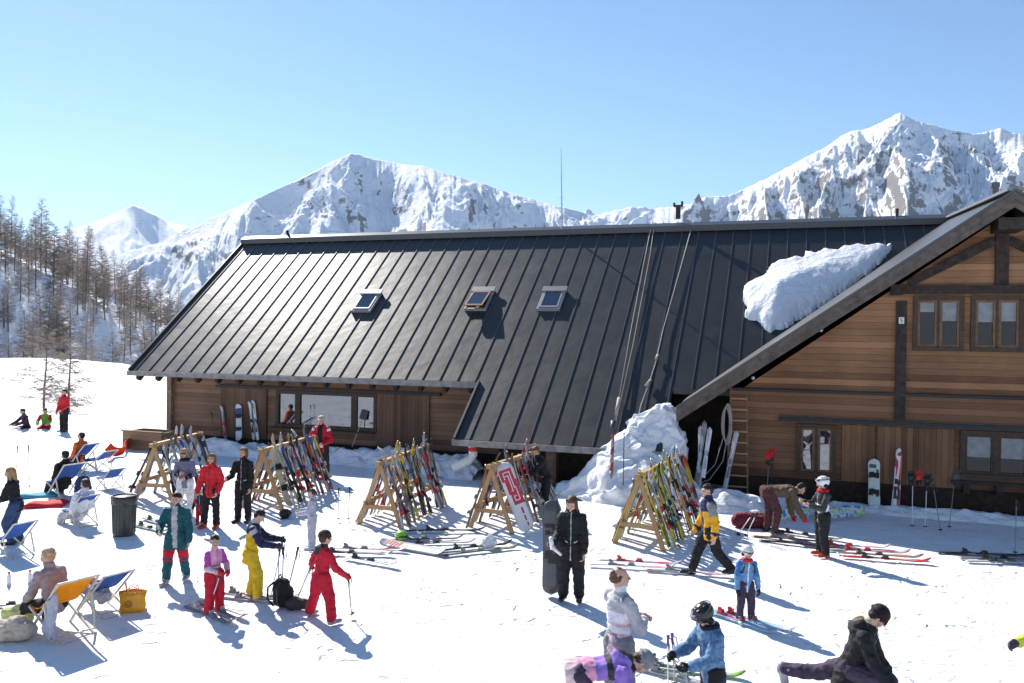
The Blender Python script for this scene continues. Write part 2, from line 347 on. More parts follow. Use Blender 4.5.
W_VERT2 = wood('upright_weathered', (0.07, 0.040, 0.025), (0.18, 0.105, 0.066), 'x', 0.13)
BEAM = mat('dark_beam', (0.045, 0.034, 0.030), 0.8, 0.2, var=0.4, scale=9, bump=0.4)
FASC = mat('fascia_board', (0.105, 0.084, 0.074), 0.75, 0.25, var=0.3, scale=6, bump=0.3)
EAVE = mat('eave_board', (0.22, 0.21, 0.20), 0.6, 0.3, var=0.3, scale=5)
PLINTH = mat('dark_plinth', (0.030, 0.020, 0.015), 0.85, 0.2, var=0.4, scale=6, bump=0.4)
RAIL = mat('black_rail', (0.012, 0.012, 0.013), 0.5, 0.4)
WFR = mat('window_frame', (0.060, 0.036, 0.022), 0.6, 0.3, var=0.3, scale=10)
SASH = mat('window_sash', (0.15, 0.085, 0.042), 0.5, 0.35, var=0.3, scale=10)
METAL_G = mat('grey_metal', (0.42, 0.43, 0.44), 0.35, 0.5, metal=0.8)
PIPE_W = mat('pale_plastic', (0.62, 0.62, 0.60), 0.5, 0.4)
def roof_mat():
    m = bpy.data.materials.new('black_sheet_roof'); m.use_nodes = True; t = m.node_tree; b = t.nodes['Principled BSDF']; N_ = t.nodes.new; L_ = t.links.new
    tc = N_('ShaderNodeTexCoord')
    n = N_('ShaderNodeTexNoise'); n.inputs['Scale'].default_value = 1.1; n.inputs['Detail'].default_value = 7; n.inputs['Roughness'].default_value = 0.7; L_(tc.outputs['Object'], n.inputs['Vector'])
    mp = N_('ShaderNodeMapping'); mp.inputs['Scale'].default_value = (1.2, 7, 7); L_(tc.outputs['Object'], mp.inputs[0])
    n2 = N_('ShaderNodeTexNoise'); n2.inputs['Scale'].default_value = 1.0; n2.inputs['Detail'].default_value = 6; n2.inputs['Roughness'].default_value = 0.75; L_(mp.outputs[0], n2.inputs['Vector'])
    r = N_('ShaderNodeValToRGB'); r.color_ramp.elements[0].position = 0.35; r.color_ramp.elements[1].position = 0.78
    r.color_ramp.elements[0].color = (0.010, 0.0095, 0.009, 1); r.color_ramp.elements[1].color = (0.075, 0.070, 0.065, 1); e = r.color_ramp.elements.new(0.6); e.color = (0.017, 0.016, 0.015, 1)
    mxx = N_('ShaderNodeMix'); mxx.data_type = 'FLOAT'; mxx.inputs[0].default_value = 0.45; L_(n.outputs['Fac'], mxx.inputs[2]); L_(n2.outputs['Fac'], mxx.inputs[3])
    L_(mxx.outputs[0], r.inputs['Fac']); L_(r.outputs[0], b.inputs['Base Color'])
    mr = N_('ShaderNodeMapRange'); mr.inputs['To Min'].default_value = 0.29; mr.inputs['To Max'].default_value = 0.45; L_(n.outputs['Fac'], mr.inputs[0]); L_(mr.outputs[0], b.inputs['Roughness'])
    b.inputs['Specular IOR Level'].default_value = 0.6
    n3 = N_('ShaderNodeTexNoise'); n3.inputs['Scale'].default_value = 2.6; n3.inputs['Detail'].default_value = 3; L_(tc.outputs['Object'], n3.inputs['Vector'])
    bp = N_('ShaderNodeBump'); bp.inputs['Strength'].default_value = 0.24; bp.inputs['Distance'].default_value = 0.03; L_(n3.outputs['Fac'], bp.inputs['Height']); L_(bp.outputs[0], b.inputs['Normal'])
    return m
ROOFM = roof_mat()
RIB = mat('roof_seam', (0.075, 0.072, 0.07), 0.35, 0.5)  # paler than the sheets: the highlight along each seam is put into its colour
def glass_mat(key, tint=(0.75, 0.8, 0.85), mix=0.55, dark=(0.012, 0.012, 0.014), clear=False):
    m = bpy.data.materials.new(key); m.use_nodes = True; t = m.node_tree; b = t.nodes['Principled BSDF']; N_ = t.nodes.new; L_ = t.links.new
    b.inputs['Base Color'].default_value = (*dark, 1); b.inputs['Roughness'].default_value = 0.04
    gl = N_('ShaderNodeBsdfGlossy'); gl.inputs['Roughness'].default_value = 0.012; gl.inputs['Color'].default_value = (*tint, 1)
    tc = N_('ShaderNodeTexCoord'); n = N_('ShaderNodeTexNoise'); n.inputs['Scale'].default_value = 1.3; n.inputs['Detail'].default_value = 1; L_(tc.outputs['Object'], n.inputs['Vector'])
    bp = N_('ShaderNodeBump'); bp.inputs['Strength'].default_value = 0.05; bp.inputs['Distance'].default_value = 0.02; L_(n.outputs['Fac'], bp.inputs['Height']); L_(bp.outputs[0], gl.inputs['Normal'])
    mx = N_('ShaderNodeMixShader'); mx.inputs[0].default_value = mix; L_(b.outputs[0], mx.inputs[1]); L_(gl.outputs[0], mx.inputs[2]); L_(mx.outputs[0], t.nodes['Material Output'].inputs[0])
    if clear: bp.inputs['Strength'].default_value = 0.0
    if clear: tr = N_('ShaderNodeBsdfTransparent'); L_(tr.outputs[0], mx.inputs[1])
    MATS[key] = m; return m
PANE_A = glass_mat('window_glass_terrace', mix=0.19); PANE_B = glass_mat('window_glass', mix=0.018, clear=True); DARKR = mat('unlit_room_sheet', (0.008, 0.008, 0.009), 0.95, 0.02); CURT = mat('curtain_cloth', (0.20, 0.215, 0.23), 0.9, 0.1, var=0.2, scale=6); PANE_S = glass_mat('skylight_glass', (0.6, 0.75, 0.95), 0.16)

ch = empty('ski_chalet', UV_N*NO, R_(-19.3), 'long dark timber ski hut with black standing seam roof and a front gable', 'building')
# ---- roof
m = MB(); dS = Vector((0, 1, SL)); th = 0.15
def slab(u0, u1, n0, n1):
    a = L(u0, n0, EZ+SL*(n0-EN)); m.obox(a-Vector((0, 0, th)), (u1-u0, 0, 0), dS*(n1-n0), (0, 0, th), 0)
slab(-22.92, 13.0, EN, RN); slab(-9.36, -3.45, LN, EN-0.002)
# rear slope
m.obox(L(-22.92, RN, RZ-th), (36, 0, 0), (0, 7, -7*SL), (0, 0, th), 0)
k = 0; u = -22.62
nrm = Vector((0, -SL, 1)).normalized()
while u < 6.0:
    n0 = LN if -9.3 < u < -3.5 else EN
    a = L(u, n0, EZ+SL*(n0-EN))+nrm*0.006
    m.bar(a, L(u, RN-0.1, EZ+SL*(RN-0.1-EN))+nrm*0.006, 0.030, 0.028, nrm, 1)
    u += 0.597
for (u0, n0, n1) in ((-22.9, EN, RN), (-9.34, LN, EN+0.02)):
    m.bar(L(u0, n0, EZ+SL*(n0-EN))+nrm*0.02, L(u0, n1, EZ+SL*(n1-EN))+nrm*0.02, 0.06, 0.09, nrm, 1)
roof = m.build('roof', [ROOFM, RIB], ch)
m = MB(); m.prism([L(-22.95, RN, RZ+0.12), L(-22.95, RN-0.34, RZ-0.03), L(-22.95, RN-0.34, RZ-0.24), L(-22.95, RN+0.30, RZ-0.20), L(-22.95, RN+0.30, RZ-0.02)], (31.5, 0, 0))
m.build('ridge_cap', mat('ridge_metal', (0.05, 0.05, 0.05), 0.33, 0.5), roof)
m = MB(); m.bar(L(-22.95, EN-0.04, EZ-0.10), L(-9.4, EN-0.04, EZ-0.10), 0.05, 0.17); m.build('eave_board', EAVE, roof)
m = MB(); m.bar(L(-9.4, LN-0.04, LZ-0.10), L(-3.45, LN-0.04, LZ-0.10), 0.05, 0.17); m.build('eave_board', EAVE, roof)
u = -22.55
while u < -9.6:
    m = MB(); a = L(u, EN+0.03, EZ-0.20)
    m.prism([a+Vector((-0.06, 0, 0)), a+Vector((-0.06, 1.3, 1.3*SL)), a+Vector((-0.06, 1.3, 1.3*SL-0.2)), a+Vector((-0.06, 0.12, -0.17)), a+Vector((-0.06, 0, -0.10))], (0.12, 0, 0))
    m.build('rafter_end', BEAM, roof); u += 0.86
# ---- walls
def wall_quad(name, u0, u1, n, z0, z1, mt, t=0.16, par=None):
    m = MB(); m.bb(u0, u1, n-NO, n-NO+t, z0, z1); return m.build(name, mt, par or ch)
mainw = wall_quad('front_wall', -21.9, -8.4, 24.69, -0.4, 3.5, W_MAIN)
m = MB(); m.prism([L(-21.9, 24.86, -0.4), L(-21.9, 35.6, -0.4), L(-21.9, 35.6, 3.6), L(-21.9, 30.3, 7.95), L(-21.9, 24.86, 3.55)], (0.16, 0, 0)); m.build('end_wall', W_MAIN, ch)
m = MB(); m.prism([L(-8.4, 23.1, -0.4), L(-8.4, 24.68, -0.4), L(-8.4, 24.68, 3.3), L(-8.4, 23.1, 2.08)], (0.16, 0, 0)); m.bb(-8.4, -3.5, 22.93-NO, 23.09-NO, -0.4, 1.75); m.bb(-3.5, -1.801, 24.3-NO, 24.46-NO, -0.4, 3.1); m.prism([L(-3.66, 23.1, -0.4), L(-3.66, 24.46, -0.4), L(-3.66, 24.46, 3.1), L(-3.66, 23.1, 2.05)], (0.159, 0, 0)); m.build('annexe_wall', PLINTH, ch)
m = MB(); m.bb(-21.98, -21.78, 24.52-NO, 24.688-NO, -0.3, 2.52); m.bb(-22.06, -21.66, 24.45-NO, 24.72-NO, 2.52, 2.80); m.build('corner_post', mat('pale_post', (0.20, 0.15, 0.10), 0.8, 0.2, var=0.3, scale=8), ch)
m = MB(); m.bb(-21.7, -8.45, 24.62-NO, 24.686-NO, -0.4, 0.42); m.build('plinth', PLINTH, ch)
m = MB(); m.bb(-19.8, -11.0, 24.50-NO, 24.60-NO, 2.20, 2.29); 
for q in range(10): m.bb(-19.7+q*0.95, -19.6+q*0.95, 24.60-NO, 24.70-NO, 2.18, 2.30)
m.build('door_rail', RAIL, ch)
def panel(u0, u1, n, z0, z1, mt, name='sliding_panel'):
    m = MB(); m.bb(u0, u1, n-NO-0.04, n-NO+0.02, z0, z1); p = m.build(name, mt, ch); return p
panel(-19.67, -17.72, 24.645, 0.43, 2.19, W_VERT2); panel(-13.38, -11.45, 24.645, 0.43, 2.19, W_VERT2)
def window(name, u0, u1, n, z0, z1, splits, mt_f, mt_p, fw=0.09, par=None, sash=None, deep=0.10, cur=None):
    """frame proud of the wall, panes set back inside it; splits: list of (u0,u1) panes"""
    m = MB(); y1 = n-NO; y0 = y1-deep
    m.bb(u0-fw, u1+fw, y0, y1, z1, z1+fw); m.bb(u0-fw, u1+fw, y0-0.03, y1, z0-fw, z0)
    m.bb(u0-fw, u0, y0, y1, z0, z1); m.bb(u1, u1+fw, y0, y1, z0, z1)
    for (a, b_), (c_, d_) in zip(splits, splits[1:]): m.bb(b_, c_, y0+0.02, y1, z0, z1)
    f = m.build(name, mt_f, par or ch)
    for i_, (a, b_) in enumerate(splits):
        if cur is not None:
            m = MB(); m.bb(a+0.01, b_-0.01, y1-0.006, y1-0.002, z0+0.01, z1-0.01); m.build('unlit_room_sheet', DARKR, f)  # near-black sheet, its colour standing in for the unlit room behind
            cz = cur[i_]
            if cz: m = MB(); m.bb(a+0.02, b_-0.02, y1-0.011, y1-0.007, z1-(z1-z0)*cz, z1-0.012); m.build('curtain', CURT, f)
        if sash:
            m = MB(); q = 0.055; m.bb(a, b_, y0+0.035, y1-0.01, z1-q, z1-0.002); m.bb(a, b_, y0+0.035, y1-0.01, z0+0.002, z0+q); m.bb(a, a+q, y0+0.035, y1-0.01, z0+q, z1-q); m.bb(b_-q, b_, y0+0.035, y1-0.01, z0+q, z1-q); m.build('sash', sash, f)
            a += 0.05; b_ -= 0.05
        m = MB(); m.bb(a, b_, y1-0.035, y1-0.015, z0+0.004, z1-0.004); m.build('pane', mt_p, f)
    return f
wt = window('terrace_window', -17.2, -13.48, 24.685, 1.02, 2.06, [(-17.2, -16.55), (-16.33, -14.34), (-14.12, -13.48)], WFR, PANE_A, 0.12)
m = MB(); m.bb(-17.5, -13.4, 24.40-NO, 24.60-NO, 0.84, 0.90); m.build('sill', WFR, wt)
m = MB(); m.bb(-6.75, -6.45, 22.25-NO, 22.55-NO, -0.3, 1.30); m.build('post', mat('post_wood', (0.11, 0.075, 0.05), 0.8, 0.2, var=0.3, scale=7), ch)
m = MB(); m.bar(L(-9.2, 22.4, 1.42), L(-3.5, 22.4, 1.42), 0.2, 0.2); m.build('annexe_beam', BEAM, ch)
# ---- front gable
GN = 22.63; VN = 21.53; AU, AZ = 4.49, 7.64; TU, TZ = -3.04, 2.40; GS = (AZ-TZ)/(AU-TU); RU = 2*AU-TU
m = MB(); zt = lambda u: TZ+GS*(u-TU) if u <= AU else TZ+GS*(RU-u)
uL, uR = -1.8, 10.75
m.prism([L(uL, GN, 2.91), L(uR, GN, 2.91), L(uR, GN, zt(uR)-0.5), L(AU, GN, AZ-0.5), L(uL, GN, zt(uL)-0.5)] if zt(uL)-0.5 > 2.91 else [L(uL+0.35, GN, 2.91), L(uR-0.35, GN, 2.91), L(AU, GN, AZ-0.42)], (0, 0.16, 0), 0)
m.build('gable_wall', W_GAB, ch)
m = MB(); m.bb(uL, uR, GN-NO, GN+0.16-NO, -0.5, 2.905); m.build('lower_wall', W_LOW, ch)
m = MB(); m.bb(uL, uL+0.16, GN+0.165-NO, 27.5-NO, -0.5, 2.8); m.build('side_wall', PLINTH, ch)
m = MB(); m.bb(uL+0.01, uR, GN-0.05-NO, GN-0.002-NO, -0.5, 0.62); m.build('plinth', PLINTH, ch)
m = MB(); m.bb(-1.72, 10.6, GN-0.11-NO, GN-0.002-NO, 2.83, 2.90); m.build('upper_rail', RAIL, ch)
m = MB(); m.bb(-0.55, 10.6, GN-0.15-NO, GN-0.06-NO, 2.10, 2.19); m.build('door_rail', RAIL, ch)
m = MB(); m.bb(-0.55, 10.6, GN-0.06-NO, GN-0.003-NO, 2.07, 2.22); m.build('rail_board', FASC, ch)
for (u0, u1) in ((0.98, 1.72), (1.80, 3.52)): panel(u0, u1, GN-0.03, 0.63, 2.06, W_VERT)
m = MB(); m.bb(2.18, 2.42, GN-0.09-NO, GN-0.003-NO, 2.24, 5.18); m.build('gable_post', BEAM, ch)
m = MB(); m.bb(2.12, 6.85, GN-0.14-NO, GN-0.003-NO, 5.36, 5.56); m.bb(2.02, 2.30, GN-0.35-NO, GN-0.14-NO, 5.32, 5.58); m.build('tie_beam', BEAM, ch)
m = MB(); m.bb(AU-0.17, AU+0.11, GN-0.10-NO, GN-0.003-NO, 5.565, 7.1); m.build('king_post', BEAM, ch)
for s_ in (-1, 1):
    m = MB(); c0 = AU-0.03
    m.bar(L(c0+s_*0.16, GN-0.05, 6.62), L(c0+s_*2.0, GN-0.05, 5.62), 0.085, 0.2, (0, 0, 1)); m.build('brace', BEAM, ch)
m = MB(); m.bb(AU-0.3, AU+0.24, VN+0.1-NO, GN-0.11-NO, 6.78, 7.05); m.build('purlin_end', BEAM, ch)
# wooden windows
for (u0, u1) in ((2.66, 3.58), (3.92, 4.84)):
    window('gable_window', u0, u1, GN-0.004, 4.06, 5.20, [(u0, u0+0.43), (u1-0.43, u1)], WFR, PANE_B, 0.10, sash=SASH, cur=(0.25 if u0 < 3 else 0.46, 0.44))
window('lower_window', 0.0, 0.74, GN-0.004, 0.82, 1.93, [(0.0, 0.33), (0.41, 0.74)], WFR, PANE_A, 0.10, sash=SASH)
lw = window('lower_window', 3.74, 5.06, GN-0.004, 1.02, 1.96, [(3.74, 4.36), (4.46, 5.06)], WFR, PANE_B, 0.10, sash=WFR, cur=(0.58, 0.58))
m = MB(); m.bb(3.45, 5.4, GN-0.26-NO, GN-0.16-NO, 0.78, 0.86)
for q in (3.7, 4.4, 5.1): m.bb(q, q+0.14, GN-0.20-NO, GN-0.055-NO, 0.55, 0.775)
m.build('sill', BEAM, lw)
# gable roof
def gable_band(d0, d1, n0, n1, mt, name, par=None, ext=0.0, um=None):
    m = MB()
    rise = 0.062*(n1-n0) if name == 'gable_roof' else 0
    m.prism([L(TU-ext, n0, TZ-GS*ext-d0), L(AU, n0, AZ-d0), L(AU, n0, AZ-d1), L(TU-ext, n0, TZ-GS*ext-d1)], (0, n1-n0, rise))
    m.prism([L(RU+ext, n0, TZ-GS*ext-d0), L(RU+ext, n0, TZ-GS*ext-d1), L(AU, n0, AZ-d1), L(AU, n0, AZ-d0)], (0, n1-n0, rise))
    return m.build(name, mt, par or ch)
gr = gable_band(0, 0.16, VN, 30.8, ROOFM, 'gable_roof')
m = MB(); m.bar(L(AU, VN-0.05, AZ+0.03), L(AU, 30.2, AZ+0.03+0.062*(30.2-VN)), 0.34, 0.07); m.build('ridge_cap', mat('ridge_metal_pale', (0.16, 0.165, 0.17), 0.4, 0.5), gr)
gable_band(0.03, 0.20, VN-0.045, VN-0.003, FASC, 'upper_fascia', gr)
gable_band(0.202, 0.37, VN+0.005, VN+0.05, FASC, 'lower_fascia', gr)
gable_band(0.17, 0.25, VN+0.055, GN-0.005, BEAM, 'soffit', gr)
gable_band(-0.05, 0.02, VN-0.06, VN+0.12, mat('verge_metal', (0.06, 0.06, 0.062), 0.4, 0.5), 'verge_trim', gr)
# little white number plate on the gable post, insulators by the verge
m = MB(); m.bb(2.235, 2.355, GN-0.105-NO, GN-0.092-NO, 4.62, 4.78)
pl = m.build('number_plate', mat('plate_white', (0.7, 0.7, 0.68), 0.5), ch)
m = MB(); y0 = GN-0.111-NO
for (a, b_, c_, d_) in ((2.27, 2.32, 4.735, 4.75), (2.27, 2.282, 4.70, 4.75), (2.27, 2.32, 4.695, 4.708), (2.308, 2.32, 4.655, 4.70), (2.27, 2.32, 4.65, 4.662)): m.bb(a, b_, y0, y0+0.005, c_, d_)
m.build('figure', mat('plate_ink', (0.03, 0.03, 0.03), 0.6), pl)
for (px, py) in ((753, 378), (821, 330)):
    u_, z_ = on_n(px, py, GN-0.05); m = MB(); m.ball(L(u_, GN-0.05, z_), 0.05, 8); m.bb(u_-0.012, u_+0.012, GN-0.05-NO, GN-0.003-NO, z_-0.012, z_+0.012); m.build('insulator', PIPE_W, ch, True)
# skylights
SKF = mat('skylight_frame', (0.30, 0.31, 0.32), 0.4, 0.5, metal=0.3); SKH = mat('skylight_hood', (0.20, 0.20, 0.20), 0.45, 0.5, metal=0.3); SKW = mat('skylight_wood', (0.22, 0.10, 0.05), 0.6)
ex = Vector((1, 0, 0)); ey = Vector((0, 1, SL)).normalized(); ez = nrm
for i, (px, py) in enumerate(((367, 303), (480, 301), (552, 301))):
    u_, n_, z_ = on_roof(px, py); c = L(u_, n_, z_); wd, ln = 0.80, 1.12
    m = MB(); P = lambda a, b_, c_: c+ex*a+ey*b_+ez*c_
    for s_ in (-1, 1): m.obox(P(s_*wd/2-(0.07 if s_ > 0 else 0), -ln/2, 0.0), ex*0.07, ey*ln, ez*0.10)
    m.obox(P(-wd/2+0.072, -ln/2, 0), ex*(wd-0.144), ey*0.07, ez*0.09); m.obox(P(-wd/2+0.072, ln/2-0.07, 0), ex*(wd-0.144), ey*0.07, ez*0.10)
    sk = m.build('skylight', SKF, ch)
    m = MB(); m.obox(P(-wd/2-0.03, ln/2-0.16, 0.102), ex*(wd+0.06), ey*0.26, ez*0.04); m.build('hood', SKH, sk)
    Rt = Matrix.Rotation(R_(-8 if i == 1 else 0), 3, ex)
    piv = P(0, ln*0.30, 0.10) if i == 1 else P(0, 0, 0.065)
    def Q(a, b_, c_): return piv+Rt @ (ex*a+ey*b_+ez*c_)
    off = -ln*0.40 if i == 1 else 0.0
    hl = ln/2-0.1 if i != 1 else ln/2-0.08
    m = MB(); a0 = wd/2-0.075
    for s_ in (-1, 1): m.obox(Q(s_*a0-(0.05 if s_ > 0 else 0), off-hl, 0), ex*0.05, Rt @ (ey*2*hl), Rt @ (ez*0.05))
    m.obox(Q(-a0+0.052, off-hl, 0), ex*(2*a0-0.104), Rt @ (ey*0.06), Rt @ (ez*0.05)); m.obox(Q(-a0+0.052, off+hl-0.06, 0), ex*(2*a0-0.104), Rt @ (ey*0.06), Rt @ (ez*0.05))
    m.build('sash', SKW if i == 1 else SKF, sk)
    m = MB(); m.obox(Q(-a0+0.05, off-hl+0.05, 0.02), ex*(2*a0-0.1), Rt @ (ey*(2*hl-0.1)), Rt @ (ez*0.012)); m.build('pane', PANE_S, sk)
    m = MB(); m.obox(P(-wd/2+0.08, -ln/2+0.08, 0.02), ex*(wd-0.16), ey*(ln-0.16), ez*0.01); m.build('shaft', RAIL, sk)
# things on the ridge
def ridge_pt(px, py): u_, z_ = on_n(px, py, RN); return L(u_, RN, z_)
a = ridge_pt(562, 224); b_ = ridge_pt(561, 148)
m = MB(); m.tube([a-Vector((0, 0, 0.3)), a.lerp(b_, 0.4), b_], [0.035, 0.022, 0.010], 6)
for q, wq in ((0.35, 0.28), (0.62, 0.2)): p = a.lerp(b_, q); m.tube([p-ex*wq/2, p+ex*wq/2], 0.008, 5)
m.build('antenna', METAL_G, ch)
a = ridge_pt(290, 238); m = MB(); m.tube([a+Vector((0.12, 0, -0.1)), a+Vector((0.0, 0, 0.06)), a+Vector((-0.12, 0, 0.18)), a+Vector((-0.15, 0, 0.32))], 0.06, 8); m.build('vent_elbow', RAIL, ch, True)
a = ridge_pt(678, 219); m = MB(); m.tube([a, a+Vector((0, 0, 0.42))], 0.09, 8); m.box(a+Vector((0, 0, 0.47)), (0.34, 0.1, 0.07)); m.box(a+Vector((-0.14, 0, 0.53)), (0.07, 0.09, 0.12)); m.box(a+Vector((0.14, 0, 0.55)), (0.07, 0.09, 0.16)); m.build('wind_gauge', RAIL, ch)
a = ridge_pt(897, 217); m = MB(); m.tube([a, a+Vector((0, 0, 0.28))], 0.05, 8); m.build('vent_pipe', RAIL, ch)
u_, z_ = on_n(995, 198, 26.0); m = MB(); m.tube([L(u_, 26.0, z_-0.5), L(u_, 26.0, z_+0.32)], 0.09, 10); m.tube([L(u_, 26.0, z_+0.30), L(u_, 26.0, z_+0.42)], 0.12, 10); m.build('chimney', mat('chimney_metal', (0.10, 0.10, 0.11), 0.45, 0.5), ch)
# drain pipe at the annexe eave
u_, n_ = -8.9, 22.15
m = MB(); m.tube([L(u_, n_, LZ-0.08), L(u_, n_, 0.75), L(u_-0.1, n_-0.05, 0.6), L(u_-0.55, n_-0.2, 0.35)], 0.13, 10); dp = m.build('drain_pipe', PIPE_W, ch, True)
m = MB(); m.tube([L(u_, n_, 0.98), L(u_, n_, 0.86)], 0.142, 10); m.build('band', mat('band_red', (0.5, 0.03, 0.04), 0.5), dp)

# ---- snow lying on the roof by the valley
def snow_blob(name, outline, heights, to3, seed, label, cat, sub=2, rough=0.05, kind=None, mt=None):
    """a dome of snow over an outline (list of base points), rings towards its centre at rising heights"""
    n = 150; P = []
    Ls = [(Vector(outline[(i+1) % len(outline)])-Vector(outline[i])).length for i in range(len(outline))]; T = sum(Ls)
    for k in range(n):
        s = T*k/n; i = 0
        while s > Ls[i]: s -= Ls[i]; i += 1
        P.append(Vector(outline[i]).lerp(Vector(outline[(i+1) % len(outline)]), s/Ls[i]))
    c = sum(P, Vector((0, 0)))/n; m = MB(); vs = []
    for (f, h) in heights:
        for p in P:
            q = c+(p-c)*f; w_ = to3(q.x, q.y, h)
            nn = Vector((noise.noise(w_*2.1+Vector((seed, 0, 0))), noise.noise(w_*2.1+Vector((0, seed, 0))), noise.noise(w_*2.3+Vector((0, 0, seed)))))
            n2 = Vector((noise.noise(w_*6.1), noise.noise(w_*6.1+Vector((7, seed, 0))), noise.noise(w_*6.3+Vector((0, 3, seed)))))
            vs.append(w_+(nn*rough+n2*rough*0.45)*(0.6 if h <= 0 else 1))
    fs = []
    for r_ in range(len(heights)-1):
        for k in range(n): a = r_*n+k; b = r_*n+(k+1) % n; fs.append((a, b, b+n, a+n))
    fs.append(tuple((len(heights)-1)*n+k for k in range(n)))
    m.add(vs, fs); o = m.build(name, mt or HEAP, None, True)
    sb = o.modifiers.new('sub', 'SUBSURF'); sb.levels = sb.render_levels = sub
    return tag(o, label, cat, kind=kind)
ol = []
for (px, py) in ((744, 289), (743, 300), (748, 308), (747, 318), (757, 322), (760, 327), (771, 333), (785, 328), (800, 320), (815, 310), (830, 301), (845, 290), (858, 281), (870, 272), (880, 263), (891, 251), (878, 247), (866, 250), (858, 247), (849, 250), (842, 249), (838, 254), (826, 253), (815, 257), (808, 255), (803, 262), (795, 260), (786, 264), (778, 264), (770, 271), (765, 279), (756, 283)):
    u_, n_, z_ = on_roof(px, py); ol.append((u_, n_))
def inside(p, P):
    c = False; j = len(P)-1
    for i in range(len(P)):
        if (P[i][1] > p[1]) != (P[j][1] > p[1]) and p[0] < (P[j][0]-P[i][0])*(p[1]-P[i][1])/(P[j][1]-P[i][1])+P[i][0]: c = not c
        j = i
    return c
def edge_dist(p, P):
    b = 1e9; p = Vector(p)
    for i in range(len(P)):
        a, q = Vector(P[i-1]), Vector(P[i]); d = q-a; t = max(0, min(1, (p-a).dot(d)/max(d.length_squared, 1e-9))); b = min(b, (p-a-d*t).length)
    return b
m = MB(); st = 0.055; u0 = min(q[0] for q in ol); n0 = min(q[1] for q in ol); nu = int((max(q[0] for q in ol)-u0)/st)+1; nn = int((max(q[1] for q in ol)-n0)/st)+1; idm = {}
def rv(i, j):
    if (i, j) not in idm:
        u, n = u0+i*st, n0+j*st; d = edge_dist((u, n), ol)
        hgt_ = 0.10+0.18*min(1, d/0.14)**0.6*(0.8+1.0*max(0, 28.9-n)*min(1, d/0.9))+0.015*noise.noise(Vector((u*1.3, n*1.3, 1)))+0.010*noise.noise(Vector((u*6, n*6, 2)))+0.008*noise.noise(Vector((u*15, n*15, 2)))
        w_ = W3(u+0.03*noise.noise(Vector((u*9, n*9, 7))), n+0.03*noise.noise(Vector((u*9, n*9, 9))), EZ+SL*(n-EN)); idm[(i, j)] = len(m.v); m.v += [tuple(w_+Vector((0, 0, hgt_))), tuple(w_-Vector((0, 0, 0.03)))]
    return idm[(i, j)]
cells = set((i, j) for i in range(nu) for j in range(nn) if inside((u0+(i+.5)*st+0.10*noise.noise(Vector((i*.13, j*.13, 0)))+0.05*noise.noise(Vector((i*.4, j*.4, 3))), n0+(j+.5)*st+0.12*noise.noise(Vector((i*.13, j*.13, 5)))), ol))
for (i, j) in cells:
    q = [rv(i, j), rv(i+1, j), rv(i+1, j+1), rv(i, j+1)]; m.f.append(tuple(q)); m.mi.append(0)
    for (di, dj, a, b) in ((0, -1, 0, 1), (1, 0, 1, 2), (0, 1, 2, 3), (-1, 0, 3, 0)):
        if (i+di, j+dj) not in cells: m.f.append((q[b], q[a], q[a]+1, q[b]+1)); m.mi.append(0)
o = m.build('roof_snow', HEAP, None, True); sm = o.modifiers.new('s', 'SMOOTH'); sm.iterations = 3; sm.factor = 0.5
tag(o, 'thick white snow slab left lying in the roof valley beside the gable', 'snow patch')
# ================================================================== SNOW BANKS along the walls, haze
def bank(name, outline_px, H, seed, label, zc=None, peak=None, rough=0.12):
    ol = [tuple(G(px, py).xy) for px, py in outline_px]
    o = snow_blob(name, ol, [(1.0, -0.06), (0.96, 0.12*H), (0.86, 0.42*H), (0.72, 0.75*H), (0.5, 0.93*H), (0.25, 1.0*H), (0.06, 1.0*H)], lambda x, y, h: Vector((x, y, ground_z(x, y)+h)), seed, label, 'snow bank', rough=rough)
    return o
def bank_strip(name, pts, seed, label, rough=0.13):
    """ridge of shovelled snow: list of (u, n, half width, height)"""
    m = MB(); rows = []; n = 34
    L_ = 0; seq = []
    for (a, b) in zip(pts, pts[1:]):
        st = max(2, int((Vector(b[:2])-Vector(a[:2])).length/0.11))
        for i in range(st): t = i/st; seq.append([a[k]+(b[k]-a[k])*t for k in range(4)])
    seq.append(list(pts[-1]))
    vs = []
    for (u, nn, hw, h) in seq:
        for i in range(n+1):
            t = i/n*2-1
            p = W3(u, nn+t*hw, 0); q = p*1.5+Vector((seed, 0, 0))
            hh = h*(1-abs(t)**2.2)*(1+0.5*noise.noise(q)+0.3*noise.noise(q*2.7))-0.05
            d = Vector((noise.noise(q*2), noise.noise(q*2+Vector((3, 1, 2))), 0))*rough
            cd = noise.voronoi(q*2.2)[0][0]; c2 = noise.voronoi(q*5.0)[0][0]
            vs.append((p.x+d.x, p.y+d.y, hh+rough*0.7*noise.noise(q*4.3)+(1-abs(t)**2.2)*h*(0.35*(0.5-cd)+0.15*(0.5-c2))))
    k = n+1
    m.add(vs, [(j*k+i, j*k+i+1, (j+1)*k+i+1, (j+1)*k+i) for j in range(len(seq)-1) for i in range(n)])
    o = m.build(name, HEAP, None, True); o.modifiers.new('sub', 'SUBSURF').render_levels = 1; return tag(o, label, 'snow bank')
bank_strip('snow_bank', [(-21.7, 24.2, 0.3, 0.1), (-20.4, 24.0, 0.7, 0.40), (-17.5, 23.9, 0.8, 0.42), (-14, 23.9, 0.8, 0.45), (-11.5, 23.7, 1.0, 0.5), (-9.6, 23.4, 1.1, 0.5), (-9.0, 23.0, 0.7, 0.25)], 1.3, 'low ridge of shovelled snow under the terrace windows of the hut')
